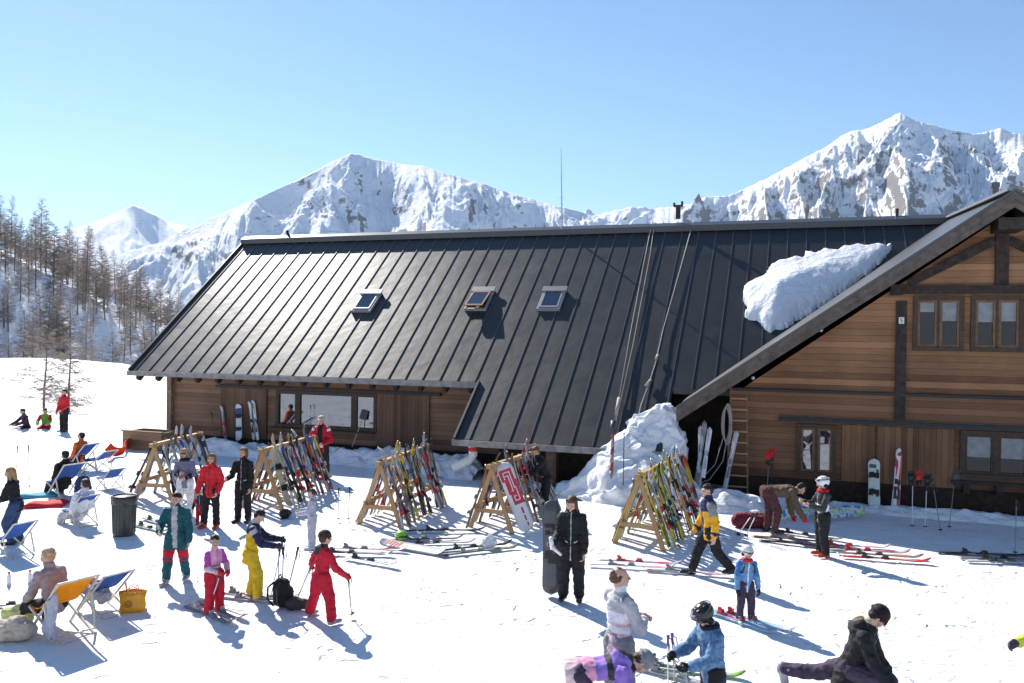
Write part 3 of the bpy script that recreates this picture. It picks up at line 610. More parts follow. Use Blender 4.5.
bank_strip('snow_bank', [(-6.3, 21.7, 0.4, 0.2), (-5.5, 21.7, 0.7, 0.55), (-4.4, 21.6, 0.9, 0.7), (-3.2, 21.3, 1.1, 0.7), (-2.2, 21.2, 0.8, 0.45), (-1.2, 21.2, 0.8, 0.4), (0.0, 21.9, 0.6, 0.3), (0.6, 22.1, 0.4, 0.1)], 4.1, 'broad lumpy snow ridge below the annexe eave and gable corner')
bank_strip('snow_bank', [(-0.2, 22.2, 0.4, 0.12), (1.2, 22.2, 0.45, 0.2), (3, 22.2, 0.45, 0.22), (5, 22.2, 0.5, 0.2), (8, 22.2, 0.5, 0.25)], 6.4, 'shaded strip of lumpy snow along the foot of the gable wall')
# tall heap that slid off the roof beside the gable
def heap(c, prof, seed, label):
    m = MB(); seg = 110; vs = []
    dense = []
    for (A_, B_) in zip(prof, prof[1:]):
        for i in range(5): dense.append(tuple(A_[k]+(B_[k]-A_[k])*i/5 for k in range(4)))
    dense.append(prof[-1]); prof = dense; n = len(prof)
    for (r, z, ox, oy) in prof:
        for k in range(seg):
            a = 2*math.pi*k/seg; p = Vector((c.x+ox+r*math.cos(a), c.y+oy+r*math.sin(a)*0.8, z)); q = p*1.3+Vector((seed, 0, 0))
            d = Vector((noise.noise(q), noise.noise(q+Vector((9, 0, 0))), noise.noise(q+Vector((0, 9, 0)))*0.8))*0.26+Vector((noise.noise(q*3), noise.noise(q*3+Vector((9, 0, 0))), noise.noise(q*3+Vector((0, 9, 0)))))*0.13
            d += Vector((noise.noise(q*7), noise.noise(q*7+Vector((9, 0, 0))), noise.noise(q*7+Vector((0, 9, 0)))))*0.085
            d += Vector((noise.noise(q*14), noise.noise(q*14+Vector((9, 0, 0))), noise.noise(q*14+Vector((0, 9, 0)))))*0.045
            cd = noise.voronoi(q*2.6)[0]; out = Vector((math.cos(a), math.sin(a)*0.8, 0.55)); d += out*(0.13*(0.55-cd[0])+0.09*(0.5-noise.voronoi(q*6.0)[0][0]))
            vs.append(p+d*min(1, 0.25+r))
    m.add(vs, [(i*seg+k, i*seg+(k+1) % seg, (i+1)*seg+(k+1) % seg, (i+1)*seg+k) for i in range(n-1) for k in range(seg)]+[tuple((n-1)*seg+k for k in range(seg))])
    o = m.build('snow_heap', HEAP, None, True); o.modifiers.new('sub', 'SUBSURF').render_levels = 1; return tag(o, label, 'snow heap')
hc = G(648, 495); hc.z = 0
heap(hc, [(1.85, -0.1, -0.55, 0), (1.66, 0.2, -0.48, 0.05), (1.42, 0.6, -0.34, 0.15), (1.16, 1.0, -0.18, 0.3), (0.95, 1.4, 0.02, 0.4), (0.76, 1.75, 0.20, 0.45), (0.58, 2.02, 0.36, 0.5), (0.38, 2.24, 0.46, 0.5), (0.22, 2.36, 0.50, 0.5), (0.05, 2.42, 0.52, 0.5)], 3.3, 'tall lumpy heap of snow at the corner between annexe roof and gable')
# ================================================================== TREES
BARK = mat('larch_bark', (0.17, 0.13, 0.105), 0.9, 0.1, var=0.35, scale=6)
TWIG = [mat('larch_twigs', (0.31, 0.245, 0.195), 0.9, 0.1, var=0.35, scale=1.2), mat('larch_twigs_pale', (0.37, 0.30, 0.245), 0.9, 0.1, var=0.35, scale=1.2), mat('larch_twigs_dark', (0.20, 0.16, 0.13), 0.9, 0.1, var=0.35, scale=1.2)]
def larch_mesh(seed, H, spread, dens, rad, twig_m, bare=0.12, tw=0.022):
    r = random.Random(seed); t = MB(); c = MB()
    lean = Vector((r.uniform(-.03, .03), r.uniform(-.03, .03), 0)); pts = []; rr = []
    for i in range(9):
        q = i/8; pts.append(Vector((lean.x*H*q+0.06*math.sin(q*5+seed), lean.y*H*q, H*q-(0.3 if i == 0 else 0)))); rr.append(rad*(1-q)**0.9+0.008)
    t.tube(pts, rr, 6)
    def at(q): i = min(7, int(q*8)); return pts[i].lerp(pts[i+1], q*8-i)
    nb = int(dens)
    for i in range(nb):
        q = bare+(1-bare)*(i+r.random())/nb; p = at(q); a = r.uniform(0, 6.283)
        ln = spread*(0.25+0.75*(1-((q-bare)/(1-bare)))**0.75)*(0.45+0.75*r.random())*(0.6+0.4*min(1, (q-bare)*6))
        droop = r.uniform(-0.25, 0.22)+0.35*(q-0.4)
        d = Vector((math.cos(a), math.sin(a), droop)).normalized()
        e = p+d*ln+Vector((0, 0, 0.12*ln)); mid = p+d*ln*0.5-Vector((0, 0, 0.05*ln))
        b0 = max(tw*0.8, rad*0.25*(1-q)); c.tube([p, mid, e], [b0, b0*0.6, tw*0.35], 3, 0, False)
        nt_ = max(4, int(ln*9))
        for j in range(nt_):
            s = 0.25+0.75*(j+r.random())/nt_; o = p.lerp(e, s); side = d.cross(Vector((0, 0, 1)))*r.choice((-1, 1))
            td = (d*0.5+side*r.uniform(0.3, 0.9)+Vector((0, 0, r.uniform(-0.5, 0.3)))).normalized(); tl = ln*(0.18+0.22*r.random())*(1.15-s*0.6)
            c.add([o+Vector((0, 0, tw)), o-Vector((0, 0, tw)), o+td*tl], [(0, 1, 2)])
            for kk in range(2):
                o2 = o.lerp(o+td*tl, r.uniform(0.3, 0.8)); d2 = (td+Vector((r.uniform(-.8, .8), r.uniform(-.8, .8), r.uniform(-.9, .3)))).normalized()
                c.add([o2+Vector((tw*.6, 0, tw*.5)), o2-Vector((tw*.6, 0, tw*.5)), o2+d2*tl*0.6], [(0, 1, 2)])
    return t.mesh('trunk', BARK, True), c.mesh('crown', twig_m)
protos = [larch_mesh(11+i, H, sp, dn, 0.16, TWIG[k], tw=0.026) for i, (H, sp, dn, k) in enumerate(((15, 3.0, 210, 0), (16.5, 2.8, 220, 1), (13, 2.9, 200, 0), (12, 3.0, 180, 2), (17.5, 2.7, 230, 1), (9, 2.3, 150, 1)))]
HPROT = [15, 16.5, 13, 12, 17.5, 9]
def tree_obj(name, loc, rz, s, me):
    t = empty(name, loc, rz); t.scale = (s, s, s*1.0)
    for n, q in (('trunk', me[0]), ('crown', me[1])):
        o = bpy.data.objects.new(n, q); COL.objects.link(o); o.parent = t
    return t
def hill_pt(px, r):
    d = ray(px, 330); h = math.hypot(d.x, d.y); x, y = d.x/h*r, d.y/h*r; return Vector((x, y, ground_z(x, y)))
rt = random.Random(21)
rows_ = [('along the skyline of the wooded slope', 'skyline row', 222, 50, -60, 200), ('half way up the wooded slope', 'middle row', 188, 24, -60, 200), ('low on the wooded slope', 'bottom row', 160, 24, -55, 190), ('on the upper part of the wooded slope', 'upper row', 205, 36, -60, 202)]
names = ['leafless larch', 'slim leafless larch', 'leafless larch', 'dark leafless larch', 'tall leafless larch', 'young leafless larch']
hill_trees = []
for (where, rown, r0, n, x0, x1) in rows_:
    L_ = []
    for i in range(n):
        px = x0+(x1-x0)*(i+0.5+rt.uniform(-0.5, 0.5))/n; k = rt.choice((0, 1, 2, 3, 4, 0, 1, 4, 5)); r = r0+rt.uniform(-12, 12)
        p = hill_pt(px, r); s = rt.uniform(0.55, 1.02)*(1.0 if px < 90 else 0.92)
        L_.append((px, p, k, s))
    L_.sort(key=lambda q: q[0])
    seen = 0
    for (px, p, k, s) in L_:
        t = tree_obj('larch_tree', p, rt.uniform(0, 6.28), s, protos[k])
        if px > 4:
            seen += 1; lab = '%s, %s from the left %s' % (names[k], ORD[seen-1] if seen <= 20 else 'last', where)
            if seen > 20: lab = '%s, %s from the right %s' % (names[k], ORD[min(19, len([1 for q in L_ if q[0] > 4])-seen)], where)
        else: lab = '%s %s at the left picture edge' % (names[k], where)
        tag(t, lab, 'tree', 'bare larches on the slope'); hill_trees.append(t)
for i in range(34):
    px = rt.uniform(-420, -62); k = rt.choice((0, 1, 2, 3, 4)); tag(tree_obj('larch_tree', hill_pt(px, rt.uniform(150, 228)), rt.uniform(0, 6.28), rt.uniform(0.6, 1.0), protos[k]), 'leafless larch of the wooded slope beyond the left picture edge', 'tree', 'bare larches beyond the picture edge')
# two small bare larches on the terrace
for (px, py, top, sd_, lab) in ((45, 408, 328, 61, 'small spreading bare larch on the snowfield beside the two sitting people'), (70, 412, 338, 67, 'small thin bare larch right behind the person in the red jacket')):
    p = G(px, py); Hh = (py-top)/F*p.y
    me = larch_mesh(sd_, Hh, Hh*0.62, 90, 0.06, TWIG[1], 0.04, 0.014)
    p.z = ground_z(p.x, p.y); tag(tree_obj('young_larch', p, 0.4, 1.0, me), lab, 'tree')
# ================================================================== SKIS, POLES, BOARDS
def flat(key, c, rough=0.35, spec=0.5): return mat(key, c, rough, spec, var=0.12, scale=25)
BLACK = mat('black_plastic', (0.014, 0.014, 0.015), 0.45, 0.4); DGREY = mat('dark_grey_plastic', (0.05, 0.05, 0.055), 0.5, 0.4); WHITE = mat('white_plastic', (0.72, 0.72, 0.72), 0.4, 0.5); ALU = mat('aluminium_tube', (0.55, 0.56, 0.58), 0.3, 0.5, metal=0.85)
SKI_COL = {'white': (0.7, 0.7, 0.7), 'black': (0.02, 0.02, 0.022), 'red': (0.50, 0.025, 0.03), 'blue': (0.03, 0.08, 0.35), 'silver': (0.42, 0.43, 0.45), 'yellow': (0.70, 0.50, 0.03), 'green': (0.22, 0.38, 0.06), 'orange': (0.70, 0.20, 0.02), 'brown': (0.16, 0.09, 0.05), 'grey': (0.18, 0.18, 0.19), 'pale blue': (0.28, 0.48, 0.68), 'beige': (0.55, 0.44, 0.28), 'purple': (0.2, 0.08, 0.35), 'pink': (0.72, 0.25, 0.38)}
def graphic_mat(key, base, second, third, scale=2.2):
    """ski top sheet: bands and chips of a second and third colour along the length"""
    if key in MATS: return MATS[key]
    m = bpy.data.materials.new(key); m.use_nodes = True; t = m.node_tree; b = t.nodes['Principled BSDF']; N_ = t.nodes.new; L_ = t.links.new
    b.inputs['Roughness'].default_value = 0.28; b.inputs['Specular IOR Level'].default_value = 0.5
    tc = N_('ShaderNodeTexCoord'); mp = N_('ShaderNodeMapping'); mp.inputs['Scale'].default_value = (9, 1, scale); mp.inputs['Rotation'].default_value = (0, 0.25, 0); L_(tc.outputs['Object'], mp.inputs[0])
    n = N_('ShaderNodeTexNoise'); n.inputs['Scale'].default_value = 1.0; n.inputs['Detail'].default_value = 1.5; L_(mp.outputs[0], n.inputs['Vector'])
    r = N_('ShaderNodeValToRGB'); r.color_ramp.interpolation = 'CONSTANT'; e = r.color_ramp.elements; e[0].position = 0; e[0].color = (*third, 1); e[1].position = 0.37; e[1].color = (*base, 1); q = e.new(0.58); q.color = (*second, 1)
    L_(n.outputs['Fac'], r.inputs[0]); L_(r.outputs[0], b.inputs['Base Color']); MATS[key] = m; return m
def ski_bm(ln, wd, m):
    prof = []; n = 26
    for i in range(n+1):
        t = i/n; z = ln*t
        s = wd*(0.30+0.09*abs(2*t-0.9)**1.6)*1.28
        if t > 0.93: s *= math.sqrt(max(0.0, 1-((t-0.93)/0.07)**2))*0.98+0.02
        if t < 0.02: s *= 0.8
        y = 0.0
        if t > 0.86: y = 0.085*((t-0.86)/0.14)**1.7
        y += 0.012*math.sin(math.pi*t)
        prof.append((s, y, z))
    vs = []; th = 0.011
    for (s, y, z) in prof: vs += [(-s, y, z), (s, y, z), (s, y+th, z), (-s, y+th, z)]
    fs = []
    for i in range(n):
        a = i*4
        for k in range(4): fs.append((a+k, a+(k+1) % 4, a+4+(k+1) % 4, a+4+k))
    fs += [(3, 2, 1, 0), (n*4, n*4+1, n*4+2, n*4+3)]
    m.add(vs, fs)
def binding_mb(z, toe):
    m = MB()   # +y is the top sheet side
    if toe: m.box((0, 0.030, z), (0.062, 0.034, 0.13)); m.box((0, 0.056, z+0.015), (0.07, 0.034, 0.075)); m.box((0, 0.07, z-0.03), (0.05, 0.012, 0.03))
    else: m.box((0, 0.030, z), (0.062, 0.036, 0.16)); m.box((0, 0.065, z-0.02), (0.066, 0.055, 0.07)); m.box((0, 0.10, z-0.045), (0.035, 0.03, 0.05)); m.bar((0, 0.03, z+0.08), (0, 0.018, z+0.22), 0.05, 0.012, (0, 1, 0))
    return m
MESH = {}
def ski_meshes(ln, colk, c2, c3, bind):
    key = (round(ln, 2), colk, c2, c3, bind)
    if key not in MESH:
        m = MB(); ski_bm(ln, 0.135, m)
        me = m.mesh('ski', graphic_mat('ski_%s_%s_%s' % (colk, c2, c3), SKI_COL[colk], SKI_COL[c2], SKI_COL[c3]), True)
        bm_ = mat('binding_'+bind, SKI_COL[bind], 0.4, 0.5)
        MESH[key] = (me, binding_mb(ln*0.49, True).mesh('toe_binding', bm_), binding_mb(ln*0.49-0.34, False).mesh('heel_binding', bm_))
    return MESH[key]
def frame_z(base, top, face):
    """matrix: local z from base to top, local y towards `face`"""
    base, top = Vector(base), Vector(top); z = (top-base).normalized(); y = Vector(face)-z*Vector(face).dot(z); y.normalize(); x = y.cross(z)
    M = Matrix((x, y, z)).transposed().to_4x4(); M.translation = base; return M
def ski(base, top_dir, face, ln, colk, c2, c3, bind, label, group=None, name='ski', cat='ski'):
    """one ski, its tail at base, pointing along top_dir, top sheet towards face"""
    a, t, h = ski_meshes(ln, colk, c2, c3, bind)
    o = bpy.data.objects.new(name, a); COL.objects.link(o); o.matrix_world = frame_z(base, Vector(base)+Vector(top_dir), face)
    for n, q in (('toe_binding', t), ('heel_binding', h)):
        c = bpy.data.objects.new(n, q); COL.objects.link(c); c.parent = o
    return tag(o, label, cat, group)
def lay_ski(p, ang, ln, colk, c2, c3, bind, label, group=None, z=0.03, tilt=0.0):
    d = Vector((math.cos(R_(ang)), math.sin(R_(ang)), tilt)); p = Vector(p)
    return ski(p-d*ln/2+Vector((0, 0, z)), d, (0, 0, 1), ln, colk, c2, c3, bind, label, group)
def board_bm(ln, wd):
    m = MB(); n = 30; vs = []; th = 0.014
    for i in range(n+1):
        t = i/n; z = ln*t; e = min(t, 1-t); s = wd/2*(0.90+0.10*abs(2*t-1)**1.5)
        if e < 0.13: s *= math.sqrt(max(0.0006, 1-((0.13-e)/0.13)**2.3))
        y = 0.075*(max(0, 0.13-e)/0.13)**1.8
        vs += [(-s, y, z), (-s*0.5, y, z), (s*0.5, y, z), (s, y, z), (s, y+th, z), (s*0.5, y+th, z), (-s*0.5, y+th, z), (-s, y+th, z)]
    fs = []
    for i in range(n):
        a = i*8
        for k in range(8): fs.append((a+k, a+(k+1) % 8, a+8+(k+1) % 8, a+8+k))
    fs += [tuple(reversed(range(8))), tuple(n*8+k for k in range(8))]; m.add(vs, fs); return m
def snow_binding(z):
    m = MB(); m.box((0, 0.03, z), (0.24, 0.02, 0.11)); m.bar((0.10, 0.03, z-0.05), (0.13, 0.20, z-0.075), 0.10, 0.02, (0, 0, 1)); m.tube([(-0.09, 0.03, z-0.07), (-0.03, 0.12, z-0.06), (0.03, 0.12, z+0.06), (0.09, 0.03, z+0.05)], 0.018, 6); return m
def board(base, top_dir, face, ln, mt, label, group=None, wd=0.29, marks=None, bind=True):
    o = board_bm(ln, wd).build('snowboard', mt, None, True); o.matrix_world = frame_z(base, Vector(base)+Vector(top_dir), face)
    if bind:
        for q in (0.33, 0.67): snow_binding(ln*q).build('binding', BLACK, o)
    if marks:
        for (nm, mb, mm) in marks: mb.build(nm, mm, o)
    return tag(o, label, 'snowboard', group)
def pole(base, top, colk, label, group='ski poles', grip=BLACK, strap=True):
    base, top = Vector(base), Vector(top); ln = (top-base).length; m = MB()
    m.tube([(0, 0, 0), (0, 0, 0.06), (0, 0, ln-0.1)], [0.004, 0.008, 0.010], 6)
    o = m.build('ski_pole', mat('pole_'+colk, SKI_COL[colk], 0.35, 0.5), None, True); o.matrix_world = frame_z(base, top, (0.3, 1, 0))
    m = MB(); m.lathe([(0.012, ln-0.13), (0.017, ln-0.11), (0.015, ln-0.05), (0.022, ln-0.01), (0.018, ln)], seg=8); m.build('grip', grip, o, True)
    m = MB(); m.lathe([(0.010, 0.075), (0.045, 0.07), (0.045, 0.082), (0.010, 0.09)], seg=10); m.build('basket', BLACK, o)
    if strap: m = MB(); m.tube([(0, 0, ln-0.02), (0.05, 0, ln-0.06), (0.06, 0, ln-0.17), (0.025, 0, ln-0.2), (0.012, 0, ln-0.1)], 0.006, 5); m.build('strap', BLACK, o)
    return tag(o, label, 'ski pole', group)
RACKW = wood('rack_timber', (0.28, 0.16, 0.07), (0.52, 0.33, 0.16), 'x', 0.5, gap=0.0, rough=0.6)
def place_rack(near_px, far_px, H, label, foot=0.55):
    a = G(*near_px); b = G(*far_px); d = (b-a); ln = d.length; rz = math.atan2(d.y, d.x)
    t = empty('ski_rack', (a.x, a.y, 0), rz, label, 'ski rack', 'timber ski racks')
    m = MB(); m.bar((-0.12, 0, H), (ln+0.12, 0, H), 0.10, 0.09); m.build('top_beam', RACKW, t)
    for x in (0.05, ln-0.05):
        for s in (-1, 1):
            m = MB(); m.bar((x+0.05*s, s*foot, -0.06), (x+0.05*s, -s*0.03, H+0.06), 0.09, 0.045, (1, 0, 0)); m.build('leg', RACKW, t)
        m = MB(); m.bar((x, -foot*0.72, H*0.30), (x, foot*0.72, H*0.30), 0.05, 0.09); m.build('cross_rail', RACKW, t)
    for s in (-1, 1): m = MB(); m.bar((0, s*foot*0.66, H*0.36), (ln, s*foot*0.66, H*0.36), 0.045, 0.09); m.build('side_rail', RACKW, t)
    ax = d.normalized(); sd_ = Vector((ax.y, -ax.x, 0))     # right-hand side: faces the viewer's right
    return dict(o=t, a=Vector((a.x, a.y, 0)), ax=ax, sd=sd_, ln=ln, H=H, foot=foot)
def rack_point(rk, s, side, h):
    """point on the leaning face of a rack: s along it, side +1/-1, height h"""
    k = 1-h/rk['H']; return rk['a']+rk['ax']*s+rk['sd']*side*(rk['foot']*0.80*k+0.09)+Vector((0, 0, h))
PAL = ['silver', 'white', 'black', 'grey', 'blue', 'red', 'black', 'silver', 'brown', 'yellow', 'beige', 'grey', 'green', 'orange', 'white', 'black', 'pale blue']
def fill_rack(rk, n_front, n_back, seed, where, pal=PAL, skip=(), poles=4):
    r = random.Random(seed); order = []
    for side, n in ((1, n_front), (-1, n_back)):
        k = 0
        for i in range(n):
            s = 0.0+rk['ln']*(i+0.5)/n+r.uniform(-0.03, 0.03)
            if side == 1 and any(a <= s <= b for a, b in skip): continue
            c1, c2, c3 = r.choice(pal), r.choice(['white', 'black', 'silver', 'grey', 'grey', 'black', 'red', 'yellow', 'white']), r.choice(['black', 'silver', 'white', 'black', 'grey'])
            ln = r.choice([1.45, 1.55, 1.62, 1.70, 1.78, 1.50, 1.66, 1.86, 1.38]); lean = r.gauss(0, 0.20)
            h0 = 0.02; base = rack_point(rk, s+lean, side, h0)+rk['sd']*side*r.uniform(0.0, 0.14); top = rack_point(rk, s, side, rk['H'])
            d = (top-base).normalized(); face = rk['sd']*side+Vector((0, 0, 0.3))
            sdn = 'front' if side == 1 else 'back'; k += 1
            adj = {'white': '', 'black': '', 'silver': ''}.get(c2, '')
            lab = '%s ski, %s from left on the %s of the rack %s' % (c1, ORD[k-1], sdn, where)
            ski(base, d, face*(1 if r.random() < 0.72 else -1), ln, c1, c2 if c2 != c1 else 'grey', c3, r.choice(['black', 'grey', 'red', 'black', 'silver', 'black']), lab, 'skis leaning on the timber racks')
    for i in range(poles):
        s = 0.2+(rk['ln']-0.4)*r.random(); side = r.choice((1, 1, -1)); base = rack_point(rk, s+r.uniform(-.12, .12), side, 0.02)+rk['sd']*side*0.12; top = rack_point(rk, s, side, rk['H']-0.15)+rk['sd']*side*0.03
        c = r.choice(['silver', 'black', 'red', 'white', 'blue', 'grey', 'green', 'orange']); pole(base, base+(top-base).normalized()*1.18, c, '%s %s pole against the rack %s' % (ORD[i], c, where), 'ski poles on the racks')
R1 = place_rack((153, 503), (199, 486), 1.42, 'timber ski rack with boards and skis behind the woman in lilac jacket')
R2 = place_rack((262, 509), (312, 489), 1.40, 'full timber ski rack between the woman in black and the man in red jacket')
R3 = place_rack((379, 527), (427, 502), 1.40, 'full timber ski rack standing alone in the middle of the terrace')
R4 = place_rack((490, 531), (534, 510), 1.40, 'timber ski rack holding the red and white snowboard')
R5 = place_rack((638, 548), (678, 519), 1.45, 'crowded timber ski rack in front of the tall snow heap')
fill_rack(R1, 9, 7, 5, 'behind the lilac jacket', ['black', 'blue', 'grey', 'black', 'silver', 'white', 'brown'], poles=2)
fill_rack(R2, 20, 12, 6, 'beside the man in red', ['beige', 'silver', 'grey', 'black', 'grey', 'brown', 'white', 'silver', 'black', 'blue', 'red'], skip=((0.0, 0.34),), poles=5)
fill_rack(R3, 20, 13, 8, 'in mid terrace', ['silver', 'beige', 'black', 'white', 'grey', 'grey', 'brown', 'silver', 'black', 'yellow', 'blue'], poles=6)
fill_rack(R4, 13, 10, 9, 'with the red patterned board', ['grey', 'brown', 'black', 'red', 'silver', 'black'], skip=((0.0, 0.62),), poles=4)
fill_rack(R5, 20, 14, 12, 'by the snow heap', ['green', 'black', 'silver', 'white', 'black', 'grey', 'green', 'grey', 'yellow', 'brown'], poles=6)
def solid(key, c, **k): return mat(key, c, 0.35, 0.5, **k)
def rack_board(rk, s, side, ln, mt, label, lean=0.0, marks=None, face=1, bind=True, out=0.06, wd=0.29):
    base = rack_point(rk, s+lean, side, 0.02)+rk['sd']*side*out; top = rack_point(rk, s, side, rk['H'])+rk['sd']*side*out*0.8
    return board(base, (top-base).normalized(), (rk['sd']*side+Vector((0, 0, 0.3)))*face, ln, mt, label, 'snowboards on the racks', wd, marks, bind)
# red and white board with an angular red key pattern on its upper half
RB = solid('board_red', (0.55, 0.035, 0.05)); m = MB(); y0, y1 = -0.004, -0.0012
def sq(m, x0, x1, z0, z1): m.bb(x0, x1, y0, y1, z0, z1)
sq(m, -0.155, 0.13, 1.16, 1.42); sq(m, -0.10, 0.165, 0.86, 1.158); sq(m, -0.07, 0.17, 0.62, 0.858)
mk1 = m; m = MB(); y0, y1 = -0.0075, -0.0045
for (x0, x1, z0, z1) in ((-0.08, 0.07, 1.34, 1.36), (0.05, 0.07, 0.98, 1.34), (-0.08, 0.02, 1.26, 1.28), (0.0, 0.02, 0.92, 1.26), (-0.03, 0.0, 0.92, 0.94), (0.07, 0.1, 0.98, 1.0), (0.08, 0.1, 0.70, 0.98), (-0.02, 0.08, 0.70, 0.72), (-0.02, 0.0, 0.72, 0.82), (0.0, 0.05, 0.80, 0.82), (-0.09, -0.07, 1.2, 1.34)): sq(m, x0, x1, z0, z1)
mk2 = m; m = MB(); y0, y1 = -0.004, -0.0012
for (x0, x1, z0, z1) in ((0.03, 0.075, 0.40, 0.54), (0.035, 0.07, 0.24, 0.36), (0.045, 0.075, 0.12, 0.20)): sq(m, x0, x1, z0, z1)
_b = rack_point(R4, 0.46, 1, 0.02)+Vector((0.16, -0.30, 0)); _t = rack_point(R4, 0.46, 1, 1.42)+Vector((-0.02, -0.12, 0))
board(_b, (_t-_b).normalized(), Vector((-0.12, 1, -0.2)), 1.60, solid('board_white', (0.72, 0.72, 0.72)), 'white snowboard with red angular key pattern leaning on the rack front', 'snowboards on the racks', 0.37, [('red_pattern', mk1, RB), ('white_lines', mk2, WHITE), ('red_marks', m, RB)], False)
rack_board(R4, R4['ln']-0.12, 1, 1.50, solid('board_pale', (0.60, 0.64, 0.68)), 'pale grey snowboard at the right end of the rack with the red patterned board', 0.10, None, -1, True, 0.05)
rack_board(R4, R4['ln']-0.42, -1, 1.42, solid('board_tan', (0.50, 0.36, 0.20)), 'tan snowboard leaning on the back of the rack with the red patterned board', 0.05)
rack_board(R1, R1['ln']-0.18, 1, 1.50, solid('board_black', (0.03, 0.032, 0.035)), 'black snowboard at the far end of the rack behind the lilac jacket', 0.06, None, -1)
rack_board(R1, 0.40, -1, 1.48, solid('board_dark_blue', (0.03, 0.05, 0.12)), 'dark blue snowboard on the back of the rack behind the lilac jacket', 0.02)
rack_board(R2, 0.20, 1, 1.52, solid('board_cream', (0.55, 0.47, 0.30), var=0.2), 'cream coloured snowboard at the near end of the rack beside the woman in black', 0.04)
def rainbow(key):
    m = bpy.data.materials.new(key); m.use_nodes = True; t = m.node_tree; b = t.nodes['Principled BSDF']; b.inputs['Roughness'].default_value = 0.3
    tc = t.nodes.new('ShaderNodeTexCoord'); sx = t.nodes.new('ShaderNodeSeparateXYZ'); t.links.new(tc.outputs['Object'], sx.inputs[0])
    r = t.nodes.new('ShaderNodeValToRGB'); e = r.color_ramp.elements; mr = t.nodes.new('ShaderNodeMath'); mr.operation = 'DIVIDE'; mr.inputs[1].default_value = 1.6; t.links.new(sx.outputs[2], mr.inputs[0]); t.links.new(mr.outputs[0], r.inputs[0])
    e[0].color = (0.15, 0.40, 0.62, 1); e[1].color = (0.60, 0.02, 0.03, 1)
    for p, c in ((0.24, (0.2, 0.42, 0.6)), (0.30, (0.10, 0.03, 0.03)), (0.48, (0.16, 0.03, 0.03)), (0.56, (0.62, 0.40, 0.03)), (0.74, (0.70, 0.42, 0.03)), (0.82, (0.68, 0.10, 0.02))): q = e.new(p); q.color = (*c, 1)
    t.links.new(r.outputs[0], b.inputs['Base Color']); return m
rack_board(R5, R5['ln']+0.05, 1, 1.60, rainbow('board_sunset'), 'red, orange and blue snowboard at the far end of the rack by the snow heap', 0.03, None, -1, False, 0.04, 0.28)

# ---- gear leaning on the walls
def wall_px(px, py, n): d = ray(px, py); return Vector((0, 0, HC))+d*(n/d.dot(UV_N))
def lean_on(px, py_b, py_t, wall_n, out=0.35):
    """base on the snow in front of a wall, top touching the wall"""
    t = wall_px(px[1], py_t, wall_n); b = wall_px(px[0], py_b, wall_n-out); return b, t
FW = 24.58; GW = 22.50
def lean_ski(pxb, pyb, pxt, pyt, wn, cols, bind, label, group='skis leaning on the hut walls', out=0.35, ln=None):
    b, t = lean_on((pxb, pxt), pyb, pyt, wn, out); L_ = ln or (t-b).length
    return ski(t-(t-b).normalized()*L_, t-b, -UV_N, L_, *cols, bind, label, group)
def lean_pole(pxb, pyb, pxt, pyt, wn, c, label, out=0.3, grip=BLACK):
    b, t = lean_on((pxb, pxt), pyb, pyt, wn, out); return pole(b, t, c, label, 'ski poles by the hut walls', grip)
lean_pole(216, 447, 211, 412, FW, 'brown', 'thin ski pole leaning on the hut wall left of the dark door panel', 0.2)
lean_ski(226, 442, 222, 405, FW, ('grey', 'silver', 'red'), 'red', 'grey ski leaning on the hut wall left of the white and blue board', out=0.2)
lean_ski(254, 440, 250, 401, FW, ('silver', 'white', 'black'), 'black', 'silver ski leaning on the hut wall right of the white and blue board', out=0.2)
lean_ski(258, 440, 253.5, 400, FW, ('white', 'grey', 'black'), 'grey', 'white ski leaning on the hut wall closest to the terrace window', out=0.2)
b, t = lean_on((239, 239), 441, 404, FW, 0.22)
m = MB(); m.bb(-0.145, 0.145, -0.003, 0.016, 0.80, 1.10)
m = MB(); m.bb(-0.125, 0.125, 0.0145, 0.018, 0.86, 1.16); board(b, t-b, -UV_N, (t-b).length, solid('board_frost', (0.55, 0.60, 0.66), var=0.2), 'white snowboard with dark blue top leaning on the hut wall', 'snowboards by the hut walls', 0.27, [('blue_field', m, solid('board_navy', (0.02, 0.04, 0.14)))])
# shovel under the right end of the terrace window
b, t = lean_on((352, 363), 447, 418, FW, 0.3); m = MB(); ln = (t-b).length; m.tube([(0, 0, 0.0), (0, 0, ln)], 0.016, 6); sh = m.build('snow_shovel', mat('shovel_handle', (0.5, 0.42, 0.34), 0.6)); sh.matrix_world = frame_z(b, t, -UV_N); tag(sh, 'pale handled snow shovel leaning blade up below the terrace window', 'shovel')
m = MB(); m.bar((0, 0.0, ln-0.05), (0, 0.05, ln+0.26), 0.26, 0.02, (0, 1, 0)); m.build('blade', DGREY, sh)
b, t = lean_on((874, 874), 508, 459, GW, 0.3); m = MB()
for (x0, x1, z0, z1) in ((-0.10, 0.0, 1.12, 1.2), (-0.05, 0.11, 0.98, 1.08), (0.02, 0.12, 0.3, 0.42), (-0.11, -0.04, 0.28, 0.40), (-0.11, -0.05, 0.75, 0.95)): m.bb(x0, x1, 0.0145, 0.018, z0, z1)
board(b, t-b, -UV_N, (t-b).length, solid('board_lime_white', (0.62, 0.66, 0.60)), 'white snowboard with green and dark blots leaning on the gable wall', 'snowboards by the hut walls', 0.29, [('blots', m, solid('board_moss', (0.05, 0.09, 0.05)))])
lean_ski(893, 514, 899, 448, GW, ('white', 'red', 'red'), 'black', 'red and white ski leaning on the gable wall right of the snowboard')
lean_ski(897, 513, 900, 452, GW, ('red', 'white', 'silver'), 'black', 'second red ski crossed behind the red and white one on the gable wall', out=0.3)
RED_G = mat('red_glove', (0.50, 0.03, 0.02), 0.7); 
